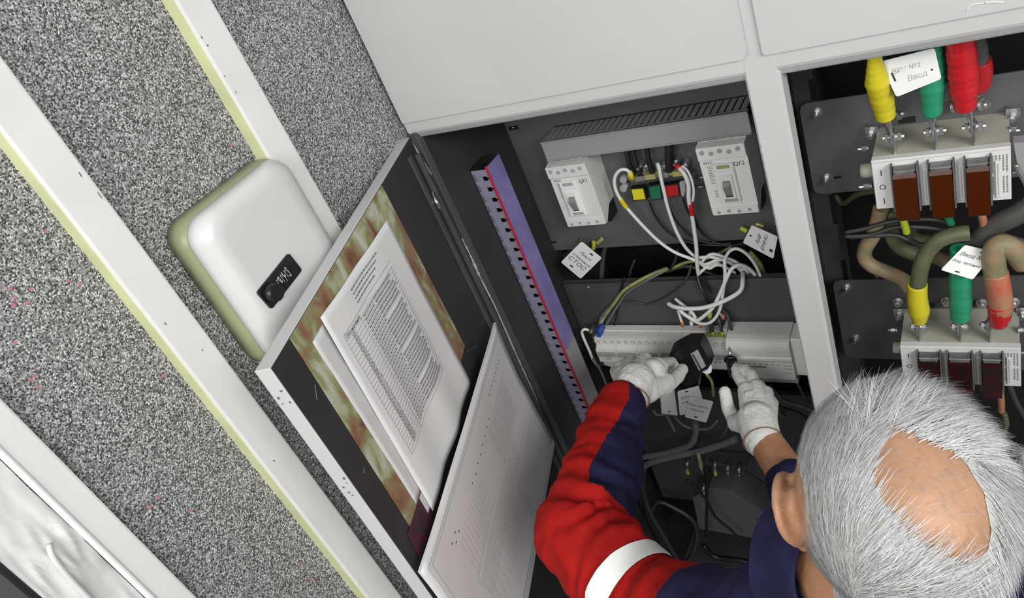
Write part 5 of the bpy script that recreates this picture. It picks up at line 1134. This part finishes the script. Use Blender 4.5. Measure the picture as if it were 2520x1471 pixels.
gr = glove('glove', [((1876,1082,-0.052), 0.0345), ((1868,1055,-0.028), 0.036), ((1862,1035,-0.008), 0.038)],
  [(((1862,1030,0.0), (1836,960,0.065)), (0.030, 0.0165)), (((1866,1028,0.0), (1862,953,0.075)), (0.030, 0.0165)), (((1872,1030,0.0), (1884,968,0.070)), (0.029, 0.016)), (((1876,1035,-0.005), (1896,992,0.055)), (0.028, 0.0155)), (((1850,1040,-0.01), (1812,1040,0.0)), (0.027, 0.018)), (((1860,1020,0.01), (1850,985,0.04)), (0.03, 0.022))],
  [[(1835,957,0.068), (1818,930,0.100), (1810,912,0.122), (1806,902,0.136)], [(1861,951,0.078), (1850,922,0.108), (1834,908,0.128), (1822,905,0.138)], [(1884,966,0.073), (1868,946,0.115), (1842,940,0.132), (1828,948,0.122)], [(1896,990,0.058), (1880,972,0.100), (1852,968,0.116), (1836,978,0.106)]],
  [(1848,1052,-0.018), (1812,1042,0.004), (1792,1004,0.030), (1784,964,0.052)], 0.0110, 'white knitted glove on the right hand')
# knitted cuffs: overlocked edges
for c, a, b, par, r in ((Y(1551,980,-0.111), Y(1551,980,-0.111), Y(1560,950,-0.08), gl, 0.0355), (Y(1877,1085,-0.055), Y(1877,1085,-0.055), Y(1866,1050,-0.022), gr, 0.0355)):
    d = (b-a).normalized(); e1 = d.orthogonal().normalized(); e2 = d.cross(e1)
    g = G(); P = [c+(e1*math.cos(t)+e2*math.sin(t))*r for t in [2*math.pi*k/28 for k in range(29)]]; g.tube(P, 0.0011, 6, sub=2); g.obj('cuff_edge', mat('rust_cuff_thread', (0.20, 0.09, 0.05), 0.8), par)
# ---------------------------------------------------------------- held tools
te = thing('tester', 'black box-shaped tester with a silver label held in the gloved left hand', 'tool', Y(1690, 900, 0.11))
g = G(); px_ = [(1640,905),(1648,870),(1664,860),(1690,847),(1723,847),(1737,873),(1748,903),(1738,914),(1722,914),(1718,942),(1692,953),(1672,945),(1682,915),(1672,900)]
g.prism([Y(x, y, 0.100) for x, y in px_], (0, 0.034, 0)); bmesh.ops.bevel(g.bm, geom=[e for e in g.bm.edges if all(abs(v.co.y-0.1) < 1e-5 for v in e.verts)], offset=0.002, segments=2, affect='EDGES'); g.obj('housing', M_blackp, te)
g = G(); g.prism([Y(x, y, 0.0985) for x, y in ((1699,871),(1716,860),(1737,901),(1720,912))], (0, 0.002, 0)); g.obj('silver_label', M_silver, te)
g = G(); g.prism([Y(x, y, 0.097) for x, y in ((1703,873),(1706,871),(1727,908),(1723,910))], (0, 0.0016, 0)); g.obj('label_edge', M_steeld, te)
g = G(); g.prism([Y(x, y, 0.097) for x, y in ((1728,916),(1741,910),(1747,900),(1751,908),(1750,917),(1740,921))], (0, 0.006, 0)); g.obj('white_clip', M_brk2, te)
g = G(); g.cyl(Y(1622,897,0.105), Y(1642,890,0.112), 0.009, 14, 0.010); g.obj('grey_nozzle', M_brkg, te)
sd = thing('screwdriver', 'screwdriver with a black ribbed handle in the gloved right hand', 'screwdriver', Y(1800, 900, 0.14))
g = G(); h0 = Y(1806, 925, 0.110); h1 = Y(1798, 888, 0.150); h2 = Y(1797, 876, 0.160); h3 = Y(1795, 847, 0.184)
g.cyl(h0, h1, 0.0095, 8, 0.0105); g.cyl(h1, h1+(h2-h1)*0.5, 0.0135, 14, 0.0135); g.cyl(h1+(h2-h1)*0.5, h2, 0.0135, 14, 0.006); g.obj('handle', M_blackp, sd)
g = G(); g.cyl(h2, h3, 0.0028, 10); g.obj('shaft', M_steel, sd)
